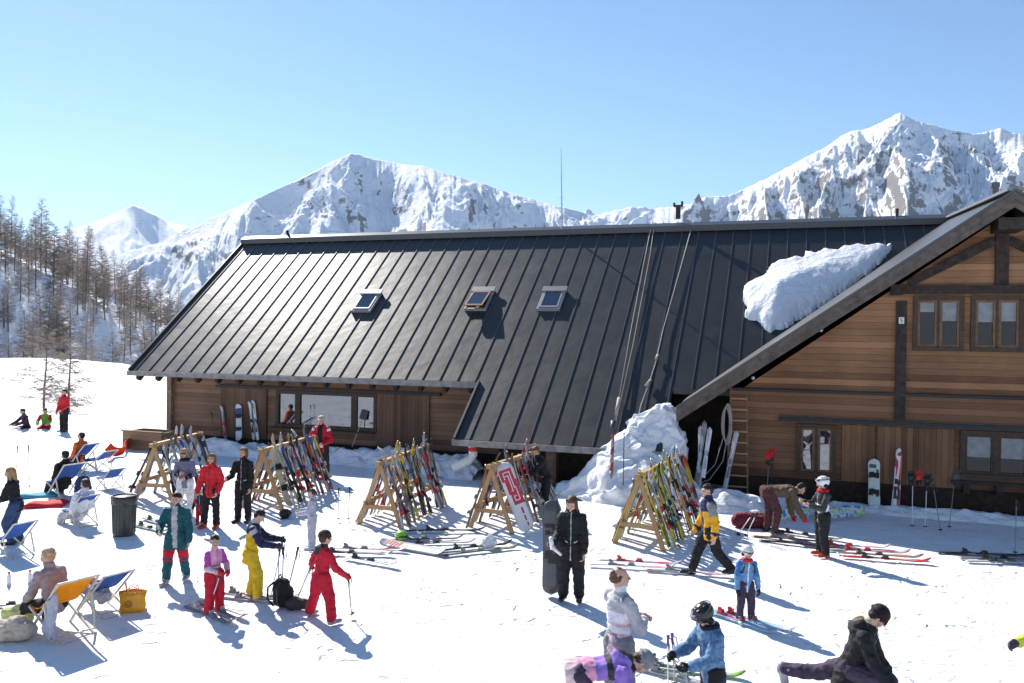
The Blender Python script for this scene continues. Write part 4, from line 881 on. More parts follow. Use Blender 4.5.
for (x0, y0, x1, y1, c, lab) in ((912, 529, 913, 480, 'white', 'white ski pole stuck in shaded snow under the red glove'), (925, 530, 927, 485, 'white', 'white ski pole stuck in shaded snow next to the red gloved one'), (941, 533, 933, 484, 'grey', 'slanting grey ski pole stuck in shaded snow by the gable'), (949, 530, 955, 480, 'grey', 'grey ski pole with black glove below the right gable window'), (1015, 556, 1017, 500, 'grey', 'lone thin ski pole stuck in snow at the right picture edge')):
    b = G(x0, y0); t = b+Vector(((x1-x0)/F*b.y, 0.05, (y0-y1)/F*b.y)); pole(b, t, c, lab, 'ski poles stuck in the snow')
def glove(p, mt, label, r=0.085):
    m = MB(); m.ball((0, 0, 0), (r, r*0.6, r*1.1), 10); 
    for k in range(4): m.tube([(-0.05+k*0.033, 0, 0.05), (-0.06+k*0.042, -0.01, 0.12), (-0.06+k*0.043, -0.03, 0.16)], [0.022, 0.02, 0.014], 6)
    m.tube([(0.05, 0, -0.01), (0.10, -0.02, 0.03), (0.11, -0.03, 0.07)], [0.024, 0.02, 0.014], 6)
    o = m.build('glove', mt, None, True, p); m = MB(); m.lathe([(0.05, -0.16), (0.06, -0.14), (0.055, -0.05)], seg=10); m.build('cuff', BLACK, o, True)
    return tag(o, label, 'glove')
p = G(912, 529); glove(p+Vector((0.12, -0.03, 49/F*p.y+0.06)), RED_G, 'red glove hung on a white ski pole before the gable wall'); glove(p+Vector((-0.05, -0.02, 49/F*p.y+0.05)), BLACK, 'black glove beside the red one on the white pole')
p = G(925, 530); glove(p+Vector((0.02, -0.03, 45/F*p.y+0.1)), BLACK, 'black glove on the white pole next to the red glove'); p = G(949, 530); glove(p+Vector((0.12, -0.03, 50/F*p.y+0.08)), DGREY, 'dark glove on the grey pole below the right gable window', 0.10)
# gear by the gable corner: upright skis, poles, ladder, rope
for i, (xb, yb, xt, yt, cols, lab) in enumerate(((699, 488, 701, 426, ('silver', 'white', 'grey'), 'silver ski upright in snow at the dark gable corner'), (696, 487, 705, 421, ('grey', 'silver', 'black'), 'thin grey ski behind the silver one at the dark gable corner'), (703, 478, 710, 428, ('white', 'silver', 'grey'), 'pale ski leaning right at the dark gable corner'))):
    b = wall_px(xb, yb, 21.7); t = wall_px(xt, yt, 22.2); ski(b, t-b, -UV_N, (t-b).length, *cols, 'silver', lab, 'skis by the gable corner')
b = wall_px(724, 492, 22.0); t = wall_px(737, 431, 22.40); ski(b, t-b, -UV_N, (t-b).length, 'silver', 'white', 'grey', 'grey', 'long silver ski leaning in front of the ladder', 'skis by the gable corner')
lt_ = empty('ladder', wall_px(737, 495, 22.3), R_(-19.3), 'narrow wooden ladder leaning on the gable wall near its left corner', 'ladder')
hl = 2.62
LADW = mat('ladder_wood', (0.20, 0.12, 0.065), 0.75, 0.2, var=0.3, scale=8)
for s in (-1, 1): m = MB(); m.bar((s*0.27, 0, -0.1), (s*0.20, 0.18, hl), 0.045, 0.05, (0, 1, 0)); m.build('rail', LADW, lt_)
RUNG = mat('ladder_rung', (0.34, 0.22, 0.13), 0.7, 0.2)
for k in range(9): z = 0.22+k*0.285; m = MB(); w_ = 0.27-0.07*z/hl; m.bar((-w_, 0.18*z/hl-0.02, z), (w_, 0.18*z/hl-0.02, z), 0.03, 0.04); m.build('rung', RUNG, lt_)
m = MB(); p = wall_px(727, 408, 22.38); a = []
for q in range(5):
    pts = [p+UV_U*(0.10*math.cos(k/24*6.283)+0.015*q-0.03)+Vector((0, 0, -0.42+(0.42+0.03*q)*math.sin(k/24*6.283)))-UV_N*(0.012*q) for k in range(24)]+[p+UV_U*(0.10+0.015*q-0.03)+Vector((0, 0, -0.42))-UV_N*(0.012*q)]
    m.tube(pts, 0.016, 5)
m.tube([p+Vector((-0.08, -0.05, -0.7)), p+UV_U*-0.3+Vector((0, -0.05, -1.5)), p+UV_U*-0.62+Vector((0, -0.1, -1.85))], 0.014, 5)
m.tube([p+Vector((0.0, -0.05, -0.8)), p+UV_U*-0.1+Vector((0, -0.05, -1.4)), p+UV_U*-0.45+Vector((0, -0.1, -1.9)), p+UV_U*-0.7+Vector((0, -0.1, -2.0))], 0.014, 5)
tag(m.build('rope_coil', mat('rope_grey', (0.34, 0.32, 0.30), 0.9), None, True), 'grey coiled rope hanging at the ladder top with loose ends', 'rope')
# red gloves on poles right of the ladder
b = wall_px(767, 497, 21.6); pole(b, b+Vector((0.03, 0.02, 0.92)), 'grey', 'grey ski pole with red glove behind the bending person'); pole(b+Vector((0.1, 0, 0)), b+Vector((0.12, 0.02, 0.85)), 'black', 'black ski pole with red glove behind the bending person')
glove(b+Vector((0.0, -0.02, 0.98)), RED_G, 'red glove left on a pole beside the ladder, lower one', 0.08); glove(b+Vector((0.10, 0.0, 1.06)), RED_G, 'red glove pointing up on a pole beside the ladder', 0.08)
# ropes across the roof and striped pole
def rpt(px, py, off): u_, n_, z_ = on_roof(px, py, off); return W3(u_, n_, z_)
ROPE = mat('roof_rope', (0.36, 0.33, 0.30), 0.85)
m = MB(); m.tube([rpt(654, 213, 0.15), rpt(644, 262, 0.10), rpt(631, 330, 0.10), rpt(613, 432, 0.14)], 0.014, 5); m.tube([rpt(656, 213, 0.15), rpt(650, 255, 0.10), rpt(633, 345, 0.10), rpt(615, 425, 0.14)], 0.012, 5)
m.tube([rpt(619, 398, 0.13), rpt(616, 415, 0.14)], 0.05, 6); tag(m.build('roof_rope', ROPE, None, True), 'double pale rope running down the roof to the striped pole', 'rope')
m = MB(); m.tube([rpt(694, 219, 0.15), rpt(680, 270, 0.10), rpt(663, 330, 0.10), rpt(656, 362, 0.12), rpt(649, 384, 0.12), rpt(641, 405, 0.10), rpt(635, 430, 0.10)], 0.016, 5); m.tube([rpt(651, 380, 0.12), rpt(646, 386, 0.12)], 0.05, 6); m.tube([rpt(658, 355, 0.12), rpt(656, 360, 0.12)], 0.045, 6)
tag(m.build('roof_rope', ROPE, None, True), 'single pale knotted rope running down the roof above the snow heap', 'rope')
b = wall_px(610, 503, 20.6); t = wall_px(613, 432, 21.2)
m = MB(); d = (t-b); 
for k in range(9):
    q0, q1 = k/9, (k+1)/9; m.tube([b+d*q0, b+d*q1], 0.045, 8, k % 2)
m.tube([t-d*0.02, t+d*0.16], 0.075, 8, 2)
tag(m.build('marker_pole', [mat('pole_faded_red', (0.30, 0.10, 0.08), 0.7, var=0.4, scale=12), mat('pole_pale', (0.36, 0.28, 0.25), 0.7, var=0.3, scale=12), DGREY], None, True), 'faded red and white striped pole standing in front of the annexe eave', 'pole')
b = wall_px(623, 500, 20.7); m = MB(); m.tube([b, b+Vector((0.01, 0.05, 1.7))], 0.012, 5); tag(m.build('thin_rod', DGREY, None, True), 'thin dark rod standing upright in the snow heap', 'rod')
# ================================================================== PEOPLE
def cone_blob(m, p0, p1, r0, r1, flat=None, seg=14):
    p0, p1 = Vector(p0), Vector(p1); d = p1-p0; L_ = max(d.length, 1e-4); z = d/L_ if d.length > 1e-4 else Vector((0, 0, 1))
    x = z.orthogonal().normalized(); y = z.cross(x); rows = []
    for k in range(1, 5): a = math.pi/2*(1-k/4); rows.append((p0-z*r0*math.sin(a), r0*math.cos(a)))
    for k in range(0, 4): a = math.pi/2*k/4; rows.append((p1+z*r1*math.sin(a), r1*math.cos(a)))
    vs = [p0-z*r0]
    for c, r in rows: vs += [c+(x*math.cos(2*math.pi*k/seg)+y*math.sin(2*math.pi*k/seg))*r for k in range(seg)]
    vs.append(p1+z*r1); fs = [(0, 1+(k+1) % seg, 1+k) for k in range(seg)]; n = len(rows)
    for i in range(n-1):
        for k in range(seg): a = 1+i*seg+k; b = 1+i*seg+(k+1) % seg; fs.append((a, b, b+seg, a+seg))
    o = 1+(n-1)*seg; fs += [(o+k, o+(k+1) % seg, len(vs)-1) for k in range(seg)]
    if flat:
        dr, q = flat; dr = Vector(dr).normalized(); vs = [v+dr*((q-1)*(v-p0).dot(dr)-(q-1)*0) if abs(dr.dot(z)) < 0.3 else v for v in vs]
    m.add(vs, fs)
def remesh(name, blobs, voxel, mats, pick, parent, smooth=3, wr=0.0, seed=0, wscale=9.0, shape=None):
    """one continuous skin over a set of tapered volumes; pick(points) -> material index per face"""
    m = MB()
    for b in blobs: cone_blob(m, *b[:5])
    me = m.mesh('tmp', mats[0]); o = bpy.data.objects.new('tmp', me); COL.objects.link(o)
    r = o.modifiers.new('r', 'REMESH'); r.mode = 'VOXEL'; r.voxel_size = voxel
    if smooth: s = o.modifiers.new('s', 'SMOOTH'); s.iterations = smooth; s.factor = 0.5
    dg = bpy.context.evaluated_depsgraph_get(); dg.update(); ev = o.evaluated_get(dg)
    new = bpy.data.meshes.new_from_object(ev); bpy.data.objects.remove(o); bpy.data.meshes.remove(me)
    new.name = name; new.materials.clear()
    for q in mats: new.materials.append(q)
    n = len(new.vertices); co = np.empty(n*3, np.float32); new.vertices.foreach_get('co', co); co = co.reshape(-1, 3)
    if wr > 0:
        no = np.empty(n*3, np.float32); new.vertices.foreach_get('normal', no); no = no.reshape(-1, 3)
        dsp = np.array([noise.noise(Vector((c[0]*wscale+seed, c[1]*wscale, c[2]*wscale*1.7)))+0.6*noise.noise(Vector((c[0]*wscale*2.3, c[1]*wscale*2.3+seed, c[2]*wscale*3.1))) for c in co], np.float32)
        co = co+no*(dsp*wr)[:, None]; new.vertices.foreach_set('co', co.astype(np.float32).ravel())
    if shape: co = shape(co.astype(float)); new.vertices.foreach_set('co', co.astype(np.float32).ravel())
    nf = len(new.polygons); ce = np.empty(nf*3, np.float32); new.polygons.foreach_get('center', ce); ce = ce.reshape(-1, 3)
    if pick is not None: new.polygons.foreach_set('material_index', pick(ce).astype(np.int32))
    new.polygons.foreach_set('use_smooth', [True]*nf); new.update()
    ob = bpy.data.objects.new(name, new); COL.objects.link(ob); ob.parent = parent; return ob
def nearest(blobs, ce):
    """index of the closest volume and the position along it"""
    best = np.full(len(ce), 1e9); idx = np.zeros(len(ce), int); tt = np.zeros(len(ce))
    for i, b in enumerate(blobs):
        p0 = np.array(b[0], float); p1 = np.array(b[1], float); d = p1-p0; L2 = max(d@d, 1e-8)
        t = np.clip(((ce-p0)@d)/L2, 0, 1); q = p0+t[:, None]*d; dist = np.linalg.norm(ce-q, axis=1)-(b[2]+(b[3]-b[2])*t)
        k = dist < best; best[k] = dist[k]; idx[k] = i; tt[k] = t[k]
    return idx, tt
def adir(side, ang):
    f, o = R_(ang[0]), R_(ang[1]); return Vector((side*math.sin(o), math.cos(o)*math.sin(f), -math.cos(o)*math.cos(f)))
def fabric(key, c, rough=0.75, var=0.18): return mat('cloth_'+key, c, rough, 0.25, var=var, scale=14, bump=0.25, bscale=60)
SKIN = {'fair': mat('skin_fair', (0.55, 0.33, 0.24), 0.5, 0.35, var=0.08, scale=20), 'tan': mat('skin_tan', (0.42, 0.23, 0.15), 0.5, 0.35, var=0.08, scale=20)}
LIP = mat('skin_lip', (0.36, 0.12, 0.10), 0.5); EYE = mat('eye_dark', (0.03, 0.02, 0.015), 0.3); EYEW = mat('eye_white', (0.6, 0.58, 0.55), 0.3)
HAIRM = {k: mat('hair_'+k, c, 0.6, 0.3, var=0.35, scale=35, bump=0.5, bscale=90) for k, c in {'blond': (0.36, 0.22, 0.10), 'brown': (0.06, 0.033, 0.02), 'dark': (0.016, 0.012, 0.010), 'auburn': (0.19, 0.075, 0.03), 'sand': (0.40, 0.29, 0.17), 'chestnut': (0.10, 0.05, 0.028)}.items()}
def person(pos, yaw, H, pose, fit, label, hz=None, feet=True):
    """pos: ground point under the figure; yaw: bearing faced (0 = away from viewer, 90 = right, 180 = towards viewer)"""
    t = empty('person', pos, -R_(yaw), label, 'person'); g = H; P = dict(lean=0, tilt=0, twist=0, hy=0, hp=0, La=((5, 8), (12, 4)), Ra=((5, 8), (12, 4)), Ll=((2, 3), (-2, 2)), Rl=((2, 3), (-2, 2)), curl=35, Lf=None, Rf=None); P.update(pose)
    kid = fit.get('kid', 0); hs = 1+0.28*kid; sw = fit.get('sw', 0.096 if fit.get('fem') else 0.104)*(1-0.06*kid); bulk = fit.get('bulk', 1.0)
    ln = R_(P['lean']); T = Matrix.Rotation(R_(P['tilt']), 3, 'Y') @ Vector((0, math.sin(ln), math.cos(ln)))
    S = Matrix.Rotation(-R_(P['twist']), 3, 'Z') @ Vector((1, 0, 0)); S = (S-T*S.dot(T)).normalized(); Fw = T.cross(S)  # chest forward
    Fw = -S.cross(T) if Fw.y < 0 and P['lean'] < 60 else Fw
    # legs
    leg = {}
    for s, k in ((-1, 'Ll'), (1, 'Rl')):
        hip = Vector((s*0.05*g, 0, 0)); kn = hip+adir(s, P[k][0])*0.245*g*(1-0.04*kid); an = kn+adir(s, P[k][1])*0.235*g*(1-0.06*kid)
        leg[s] = [hip, kn, an]
    low = min(leg[-1][2].z, leg[1][2].z); z0 = (-low+0.042*g) if hz is None else hz
    up = Vector((0, 0, z0)); pel = up.copy()
    for s in leg: leg[s] = [q+up for q in leg[s]]
    spine1 = pel+T*0.13*g; chest = pel+T*0.23*g; neck = pel+T*0.305*g
    arm = {}
    for s, k in ((-1, 'La'), (1, 'Ra')):
        sh = pel+T*0.262*g+S*(s*sw*g); el = sh+adir(s, P[k][0])*0.172*g; wr = el+adir(s, P[k][1])*0.145*g; arm[s] = [sh, el, wr]
    hl = R_(P['lean']*0.55+P['hp']); Hz = Matrix.Rotation(R_(P['tilt']*0.5), 3, 'Y') @ Vector((0, math.sin(hl), math.cos(hl)))
    hyaw = R_(P['hy']); hx = Matrix.Rotation(-hyaw, 3, 'Z') @ Vector((1, 0, 0)); hx = (hx-Hz*hx.dot(Hz)).normalized(); hyv = Hz.cross(hx)
    hc = neck+T*0.022*g+Hz*0.075*g*hs; HM = Matrix((hx, hyv, Hz)).transposed(); u = 0.0715*g*hs     # u: half head height
    hp = lambda x, y, z: hc+HM @ Vector((x*u, y*u, z*u))
    skin = SKIN[fit.get('skin', 'fair')]
    # ---- body: one continuous figure
    B = []; fl = (Fw, 0.74)
    B.append((hp(0, -0.10, 0.22), hp(0, 0.02, 0.18), 0.72*u, 0.68*u, (hx, 0.92), 'head')); B.append((hp(0, 0.20, -0.10), hp(0, 0.30, -0.62), 0.52*u, 0.30*u, (hx, 0.95), 'jaw'))
    B.append((hp(0, 0.74, 0.12), hp(0, 0.94, -0.20), 0.085*u, 0.135*u, None, 'nose')); B.append((hp(-0.3, 0.62, 0.22), hp(0.3, 0.62, 0.22), 0.12*u, 0.12*u, None, 'brow'))
    B.append((hp(0, 0.60, -0.70), hp(0, 0.62, -0.74), 0.17*u, 0.16*u, None, 'chin'))
    for s in (-1, 1): B.append((hp(s*0.68, -0.06, 0.10), hp(s*0.70, -0.10, -0.22), 0.13*u, 0.09*u, None, 'ear')); B.append((hp(s*0.33, 0.50, -0.22), hp(s*0.28, 0.56, -0.4), 0.22*u, 0.18*u, None, 'cheek'))
    B.append((neck-T*0.02*g, hp(0, -0.10, -0.45), 0.036*g, 0.034*g, None, 'neck'))
    B.append((pel, spine1, 0.066*g*bulk, 0.062*g*bulk, fl, 'torso')); B.append((spine1, chest, 0.064*g*bulk, 0.075*g*bulk, fl, 'torso')); B.append((chest, neck-T*0.02*g, 0.072*g*bulk, 0.038*g, fl, 'torso')); B.append((arm[-1][0], arm[1][0], 0.030*g, 0.030*g, None, 'torso'))
    for s in (-1, 1):
        a = arm[s]; B.append((a[0], a[1], 0.033*g, 0.027*g, None, 'arm')); B.append((a[1], a[2], 0.027*g, 0.018*g, None, 'arm'))
        l = leg[s]; B.append((l[0], l[1], 0.056*g, 0.038*g, None, 'leg')); B.append((l[1], l[2], 0.038*g, 0.024*g, None, 'leg'))
        fd = Vector((s*0.12, 1, 0)); 
        kf = P['Lf'] if s < 0 else P['Rf']
        if kf is not None: fd = Vector((0, math.cos(R_(kf)), math.sin(R_(kf))))
        B.append((l[2]-Vector((0, 0, 0.018*g)), l[2]+fd.normalized()*0.09*g-Vector((0, 0, 0.022*g)), 0.022*g, 0.018*g, None, 'foot')); leg[s].append(fd.normalized())
    HB = {}
    for s in (-1, 1):
        a = arm[s]; d = (a[2]-a[1]).normalized(); inward = Vector((-s, 0.2, 0)); pn = (inward-d*inward.dot(d)).normalized(); wd = d.cross(pn).normalized()   # palm normal, width
        if wd.dot(Vector((0, 1, 0.4))) < 0: wd = -wd
        q = g*(1.06 if kid else 1.0)*0.01; hb = []; c = P['curl'] if not isinstance(P['curl'], dict) else P['curl'].get(s, 35)
        for i in range(4):
            off = (1.5-i)*1.02*q; k0 = a[2]+d*1.0*q+wd*off*0.6; k1 = a[2]+d*5.0*q+wd*off
            hb.append((k0, k1, 1.05*q, 0.85*q, None, 'palm')); dd = d; p_ = k1
            for j, sg in enumerate((2.35, 1.6, 1.2)):
                ang = R_(c*(0.55, 1.0, 0.7)[j]); dd = (Matrix.Rotation(ang, 3, wd if (Matrix.Rotation(0.3, 3, wd) @ d).dot(pn) > 0 else -wd) @ dd); p2 = p_+dd*sg*q*(1.0, 1.1, 1.02, 0.82)[i]
                hb.append((p_, p2, (0.60-0.05*j)*q, (0.56-0.05*j)*q, None, 'finger')); p_ = p2
        th0 = a[2]+d*1.6*q+wd*1.3*q; th1 = th0+(d*1.7+wd*1.5+pn*0.6)*q; th2 = th1+(d*1.6+wd*0.3+pn*1.0)*q
        hb += [(th0, th1, 0.85*q, 0.65*q, None, 'thumb'), (th1, th2, 0.65*q, 0.5*q, None, 'thumb')]; HB[s] = hb; B += hb
    eL, eR, mo = np.array(hp(-0.27, 0.66, 0.06)), np.array(hp(0.27, 0.66, 0.06)), np.array(hp(0, 0.72, -0.44))
    def pick_body(ce):
        r = np.zeros(len(ce), int)
        for e in (eL, eR): r[np.linalg.norm(ce-e, axis=1) < 0.105*u] = 2
        dm = ce-mo; r[(np.abs(dm@np.array(hx)) < 0.26*u) & (np.linalg.norm(dm, axis=1) < 0.27*u) & (np.abs(dm@np.array(Hz)) < 0.07*u)] = 1
        return r
    vx = 0.0078*fit.get('vox', 1.0)
    remesh('body', B, vx, [skin, LIP, EYE], pick_body, t, smooth=1)
    # ---- hair
    hk = fit.get('hair', ('short', 'brown'))
    if hk:
        st, hc_ = hk; b = [(hp(0, -0.18, 0.30), hp(0, -0.02, 0.36), 0.76*u, 0.68*u, (hx, 0.95), 'h'), (hp(0, -0.34, -0.05), hp(0, -0.3, 0.1), 0.60*u, 0.6*u, None, 'h')]
        if st == 'bald': b = [(hp(0, -0.42, 0.02), hp(0, -0.36, 0.2), 0.58*u, 0.58*u, None, 'h'), (hp(-0.55, -0.2, 0.1), hp(-0.5, -0.3, -0.1), 0.24*u, 0.2*u, None, 'h'), (hp(0.55, -0.2, 0.1), hp(0.5, -0.3, -0.1), 0.24*u, 0.2*u, None, 'h'), (hp(0, -0.1, 0.42), hp(0, -0.1, 0.44), 0.57*u, 0.5*u, None, 'h')]
        if st in ('long', 'bob'):
            e = -1.25 if st == 'long' else -0.75
            for s in (-1, 1): b += [(hp(s*0.62, -0.05, 0.25), hp(s*0.66, -0.06, e), 0.22*u, 0.2*u, None, 'h'), (hp(s*0.5, 0.28, 0.62), hp(s*0.66, 0.16, 0.0), 0.18*u, 0.16*u, None, 'h')]
            b += [(hp(0, -0.5, 0.1), hp(0, -0.5, e), 0.48*u, 0.4*u, (hx, 1.3), 'h')]
        if st in ('ponytail', 'bun'):
            b += [(hp(0, -0.85, 0.22), hp(0, -0.95, 0.12), 0.22*u, 0.24*u, None, 'h')]
            if st == 'ponytail': b += [(hp(0, -0.95, 0.15), hp(0, -1.1, -0.7), 0.22*u, 0.14*u, None, 'h')]
        remesh('hair', b, 0.012, [HAIRM[hc_]], None, t, smooth=1, wr=0.010, seed=H*9, wscale=22)
    # ---- clothes
    thick = fit.get('thick', 1.0)*bulk
    if fit.get('top'):
        J = []; w_ = 0.092 if fit.get('fem') else 0.10
        hem = fit.get('hem', 0.06)
        J.append((pel-T*(hem-0.02)*g, pel+T*0.04*g, 0.100*g*thick, 0.094*g*thick, (Fw, 0.74), 'hem')); J.append((pel+T*0.02*g, spine1, 0.094*g*thick, w_*0.93*g*thick, (Fw, 0.72), 'torso')); J.append((spine1, chest, w_*0.94*g*thick, w_*1.05*g*thick, (Fw, 0.72), 'chest'))
        J.append((chest, neck-T*0.02*g, 0.096*g*thick, 0.05*g, (Fw, 0.74), 'yoke'))
        for s in (-1, 1):
            a = arm[s]; J.append((neck-T*0.03*g+S*s*0.02*g, a[0]-S*s*0.004*g, 0.042*g, 0.041*g*thick, None, 'shoulder')); J.append((a[0], a[1], 0.043*g*thick, 0.041*g*thick, None, 'uarm')); J.append((a[1], a[2]-(a[2]-a[1])*0.03, 0.043*g*thick, 0.033*g*thick, None, 'farm'))
        J.append((neck-T*0.02*g, neck+T*0.022*g, 0.05*g, 0.046*g, None, 'collar'))
        if fit.get('hood'): J += [(neck-Fw*0.045*g-T*0.01*g, neck-Fw*0.06*g-T*0.05*g, 0.052*g, 0.05*g, (S, 1.5), 'hood')]
        cols = dict(fit['top'])
        if not any(z_[0] == 'front' for z_ in (fit.get('zone') or ())): cols['zip'] = C_LGREY if cols['all'] in (C_BLK, C_DGRY, C_NAVY) else C_BLK if cols['all'] in (C_RED, C_DRED) else C_GREY
        mats = []; ix = {}
        for k, v in cols.items():
            if v not in mats: mats.append(v)
            ix[k] = mats.index(v)
        chest_np, T_np, F_np, S_np = np.array(pel), np.array(T), np.array(Fw), np.array(S)
        zone = fit.get('zone')
        def pick_j(ce):
            i, tt = nearest(J, ce); r = np.array([ix.get(J[k][5], ix['all']) for k in i])
            rel = ce-chest_np; h = rel@T_np/g; f = rel@F_np/g; sx = rel@S_np/g
            tags = np.array([J[k][5] for k in i]); tor = np.isin(tags, ['torso', 'chest', 'hem', 'yoke'])
            if 'zip' in ix: r[tor & (f > 0) & (np.abs(sx) < 0.0065)] = ix['zip']; r[tor & (f > 0) & (np.abs(h-0.045-0.25*(np.abs(sx)-0.05)) < 0.006) & (np.abs(np.abs(sx)-0.052) < 0.022)] = ix['zip']
            if zone:
                for (kind, lo, hi, mk) in zone:
                    if mk not in ix: continue
                    if kind == 'h': r[tor & (h > lo) & (h < hi)] = ix[mk]
                    if kind == 'front': r[tor & (f > 0) & (np.abs(sx) < hi) & (np.abs(sx) > lo)] = ix[mk]
                    if kind == 'side': r[tor & (np.abs(sx) > lo)] = ix[mk]
                    if kind in ('uarm', 'farm'): r[(tags == kind) & (tt > lo) & (tt < hi)] = ix[mk]
            return r
        def flat_hem(co):
            i, tt = nearest(J, co); tags = np.array([J[k][5] for k in i]); rel = co-chest_np; h = rel@T_np; lim = -(hem+0.035)*g
            k = np.isin(tags, ['hem', 'torso']) & (h < lim); co = co.copy(); co[k] += T_np[None, :]*(lim-h[k])[:, None]; return co
        remesh(fit.get('topname', 'jacket'), J, 0.0115, mats, pick_j, t, smooth=3, wr=0.015*g/1.7, seed=H*31+yaw, shape=flat_hem)
        for s in (-1, 1):
            m = MB(); a = arm[s]; d = (a[2]-a[1]).normalized(); m.tube([a[2]-d*0.022*g, a[2]-d*0.004*g], 0.034*g*min(1.08, thick), 10); m.build('cuff', fit.get('cuff', mats[0]), t, True)
    if fit.get('legs'):
        Q = []; flare = fit.get('flare', 0.046); lt = fit.get('lt', 1.0)
        Q.append((pel+T*0.05*g, pel-Vector((0, 0, 0.01*g)), 0.084*g, 0.088*g, (Fw, 0.78), 'seat'))
        for s in (-1, 1): l = leg[s]; Q.append((l[0]+Vector((0, 0, -0.005*g)), l[1], 0.072*g*lt, 0.054*g*lt, None, 'thigh')); Q.append((l[1], l[2]+(l[1]-l[2])*0.10, 0.053*g*lt, flare*g, None, 'shin'))
        cols = fit['legs']; mats = []; ix = {}
        for k, v in cols.items():
            if v not in mats: mats.append(v)
            ix[k] = mats.index(v)
        lz = fit.get('lzone', ())
        def pick_l(ce):
            i, tt = nearest(Q, ce); tags = np.array([Q[k][5] for k in i]); r = np.array([ix.get(q, ix['all']) for q in tags])
            for (kind, lo, hi, mk) in lz: r[(tags == kind) & (tt > lo) & (tt < hi)] = ix[mk]
            return r
        remesh('trousers', Q, 0.0125, mats, pick_l, t, smooth=3, wr=0.014*g/1.7, seed=H*17+yaw, wscale=8)
    if fit.get('boot') is not None:
        for s in (-1, 1):
            l = leg[s]; fd = l[3]; up_ = (l[1]-l[2]).normalized(); b = [(l[2]+up_*0.055*g, l[2]-Vector((0, 0, 0.005*g)), 0.042*g, 0.042*g, None, 'shaft')]
            sole = Vector((0, 0, -0.018*g)) if abs(fd.z) < 0.5 else Vector((0, 0, 0))
            b += [(l[2]-fd*0.018*g+sole, l[2]+fd*0.098*g+sole, 0.034*g, 0.030*g, (Vector((0, 0, 1)), 0.78), 'foot')]
            bt = remesh('boot', b, 0.011, [fit['boot']], None, t, smooth=1)
            m = MB(); 
            if fit.get('ski_boot'):
                for q in (0.02, 0.05): m.tube([l[2]+up_*q*g+fd*0.035*g-S*0.03*g, l[2]+up_*q*g+fd*0.046*g, l[2]+up_*q*g+fd*0.035*g+S*0.03*g], 0.006*g, 5)
                m.build('buckle', WHITE if fit['boot'] is not WHITE else DGREY, bt)
    if fit.get('glove') is not None:
        for s in (-1, 1):
            b = [(q[0], q[1], q[2]*1.45+0.003, q[3]*1.45+0.003, None, 'g') for q in HB[s]]; a = arm[s]; d = (a[2]-a[1]).normalized(); b.append((a[2]-d*0.02*g, a[2]+d*0.02*g, 0.030*g, 0.026*g, None, 'g'))
            remesh('glove', b, 0.008, [fit['glove']], None, t, smooth=1)
    # ---- headgear
    def ell(name, c, r, mt, seg=18): m = MB(); m.ball(hp(*c), (r[0]*u, r[1]*u, r[2]*u), seg, 0, HM); return m.build(name, mt, t, True)
    hat = fit.get('hat')
    if hat:
        kind, hm_ = hat
        if kind == 'helmet':
            h = ell('helmet', (0, -0.13, 0.30), (0.95, 1.08, 0.92), hm_); m = MB()
            for s in (-1, 1): m.ball(hp(s*0.80, -0.12, -0.28), (0.2*u, 0.36*u, 0.36*u), 10, 0, HM); m.build('ear_pad', BLACK, h, True)
            m = MB(); m.tube([hp(-0.45, 0.93, 0.46), hp(0, 1.06, 0.50), hp(0.45, 0.93, 0.46)], 0.07*u, 6); m.build('brim', hm_, h, True)
            if fit.get('vents'):
                m = MB()
                for s in (-0.4, 0, 0.4): m.bar(hp(s, -0.5, 1.12-abs(s)*0.2), hp(s, 0.35, 1.14-abs(s)*0.2), 0.12*u, 0.05*u, Hz)
                m.build('vent', fit['vents'], h)
        if kind == 'beanie':
            h = ell('hat', (0, -0.12, 0.42), (0.84, 0.92, 0.78), hm_); m = MB(); m.tube([hp(0.86*math.cos(a)*0.92, -0.12+0.94*math.sin(a)*0.95, 0.28) for a in [k/16*6.2832 for k in range(17)]], 0.12*u, 6); m.build('brim', fit.get('brim', hm_), h, True)
            if fit.get('pom'): m = MB(); m.ball(hp(0, -0.2, 1.25), 0.2*u, 10); m.build('bobble', fit['pom'], h, True)
        if kind == 'cap':
            h = ell('cap', (0, -0.08, 0.40), (0.78, 0.88, 0.62), hm_); m = MB(); m.prism([hp(-0.5, 0.62, 0.46), hp(-0.42, 1.15, 0.36), hp(0, 1.3, 0.33), hp(0.42, 1.15, 0.36), hp(0.5, 0.62, 0.46)], Hz*0.07*u); m.build('visor', hm_, h)
    gl = fit.get('eyes')
    if gl == 'sun': m = MB(); [m.ball(hp(s*0.28, 0.78, 0.07), (0.23*u, 0.10*u, 0.17*u), 10, 0, HM) for s in (-1, 1)]; m.tube([hp(-0.72, 0.1, 0.12), hp(-0.5, 0.74, 0.12), hp(0, 0.86, 0.12), hp(0.5, 0.74, 0.12), hp(0.72, 0.1, 0.12)], 0.035*u, 5); m.build('sunglasses', BLACK, t, True)
    if gl in ('goggles', 'goggles_up'):
        z = 0.10 if gl == 'goggles' else 0.62; y = 0.78 if gl == 'goggles' else 0.80
        m = MB(); m.tube([hp(-0.46, y-0.12, z), hp(-0.22, y+0.06, z), hp(0, y+0.10, z), hp(0.22, y+0.06, z), hp(0.46, y-0.12, z)], 0.21*u, 8); gg = m.build('goggles', fit.get('lens', DGREY), t, True)
        m = MB(); m.tube([hp(math.sin(a)*0.99, -0.13+1.09*math.cos(a), z+0.1) for a in [0.5+k/14*(6.2832-1.0) for k in range(15)]], 0.06*u, 5); m.build('strap', BLACK, gg)
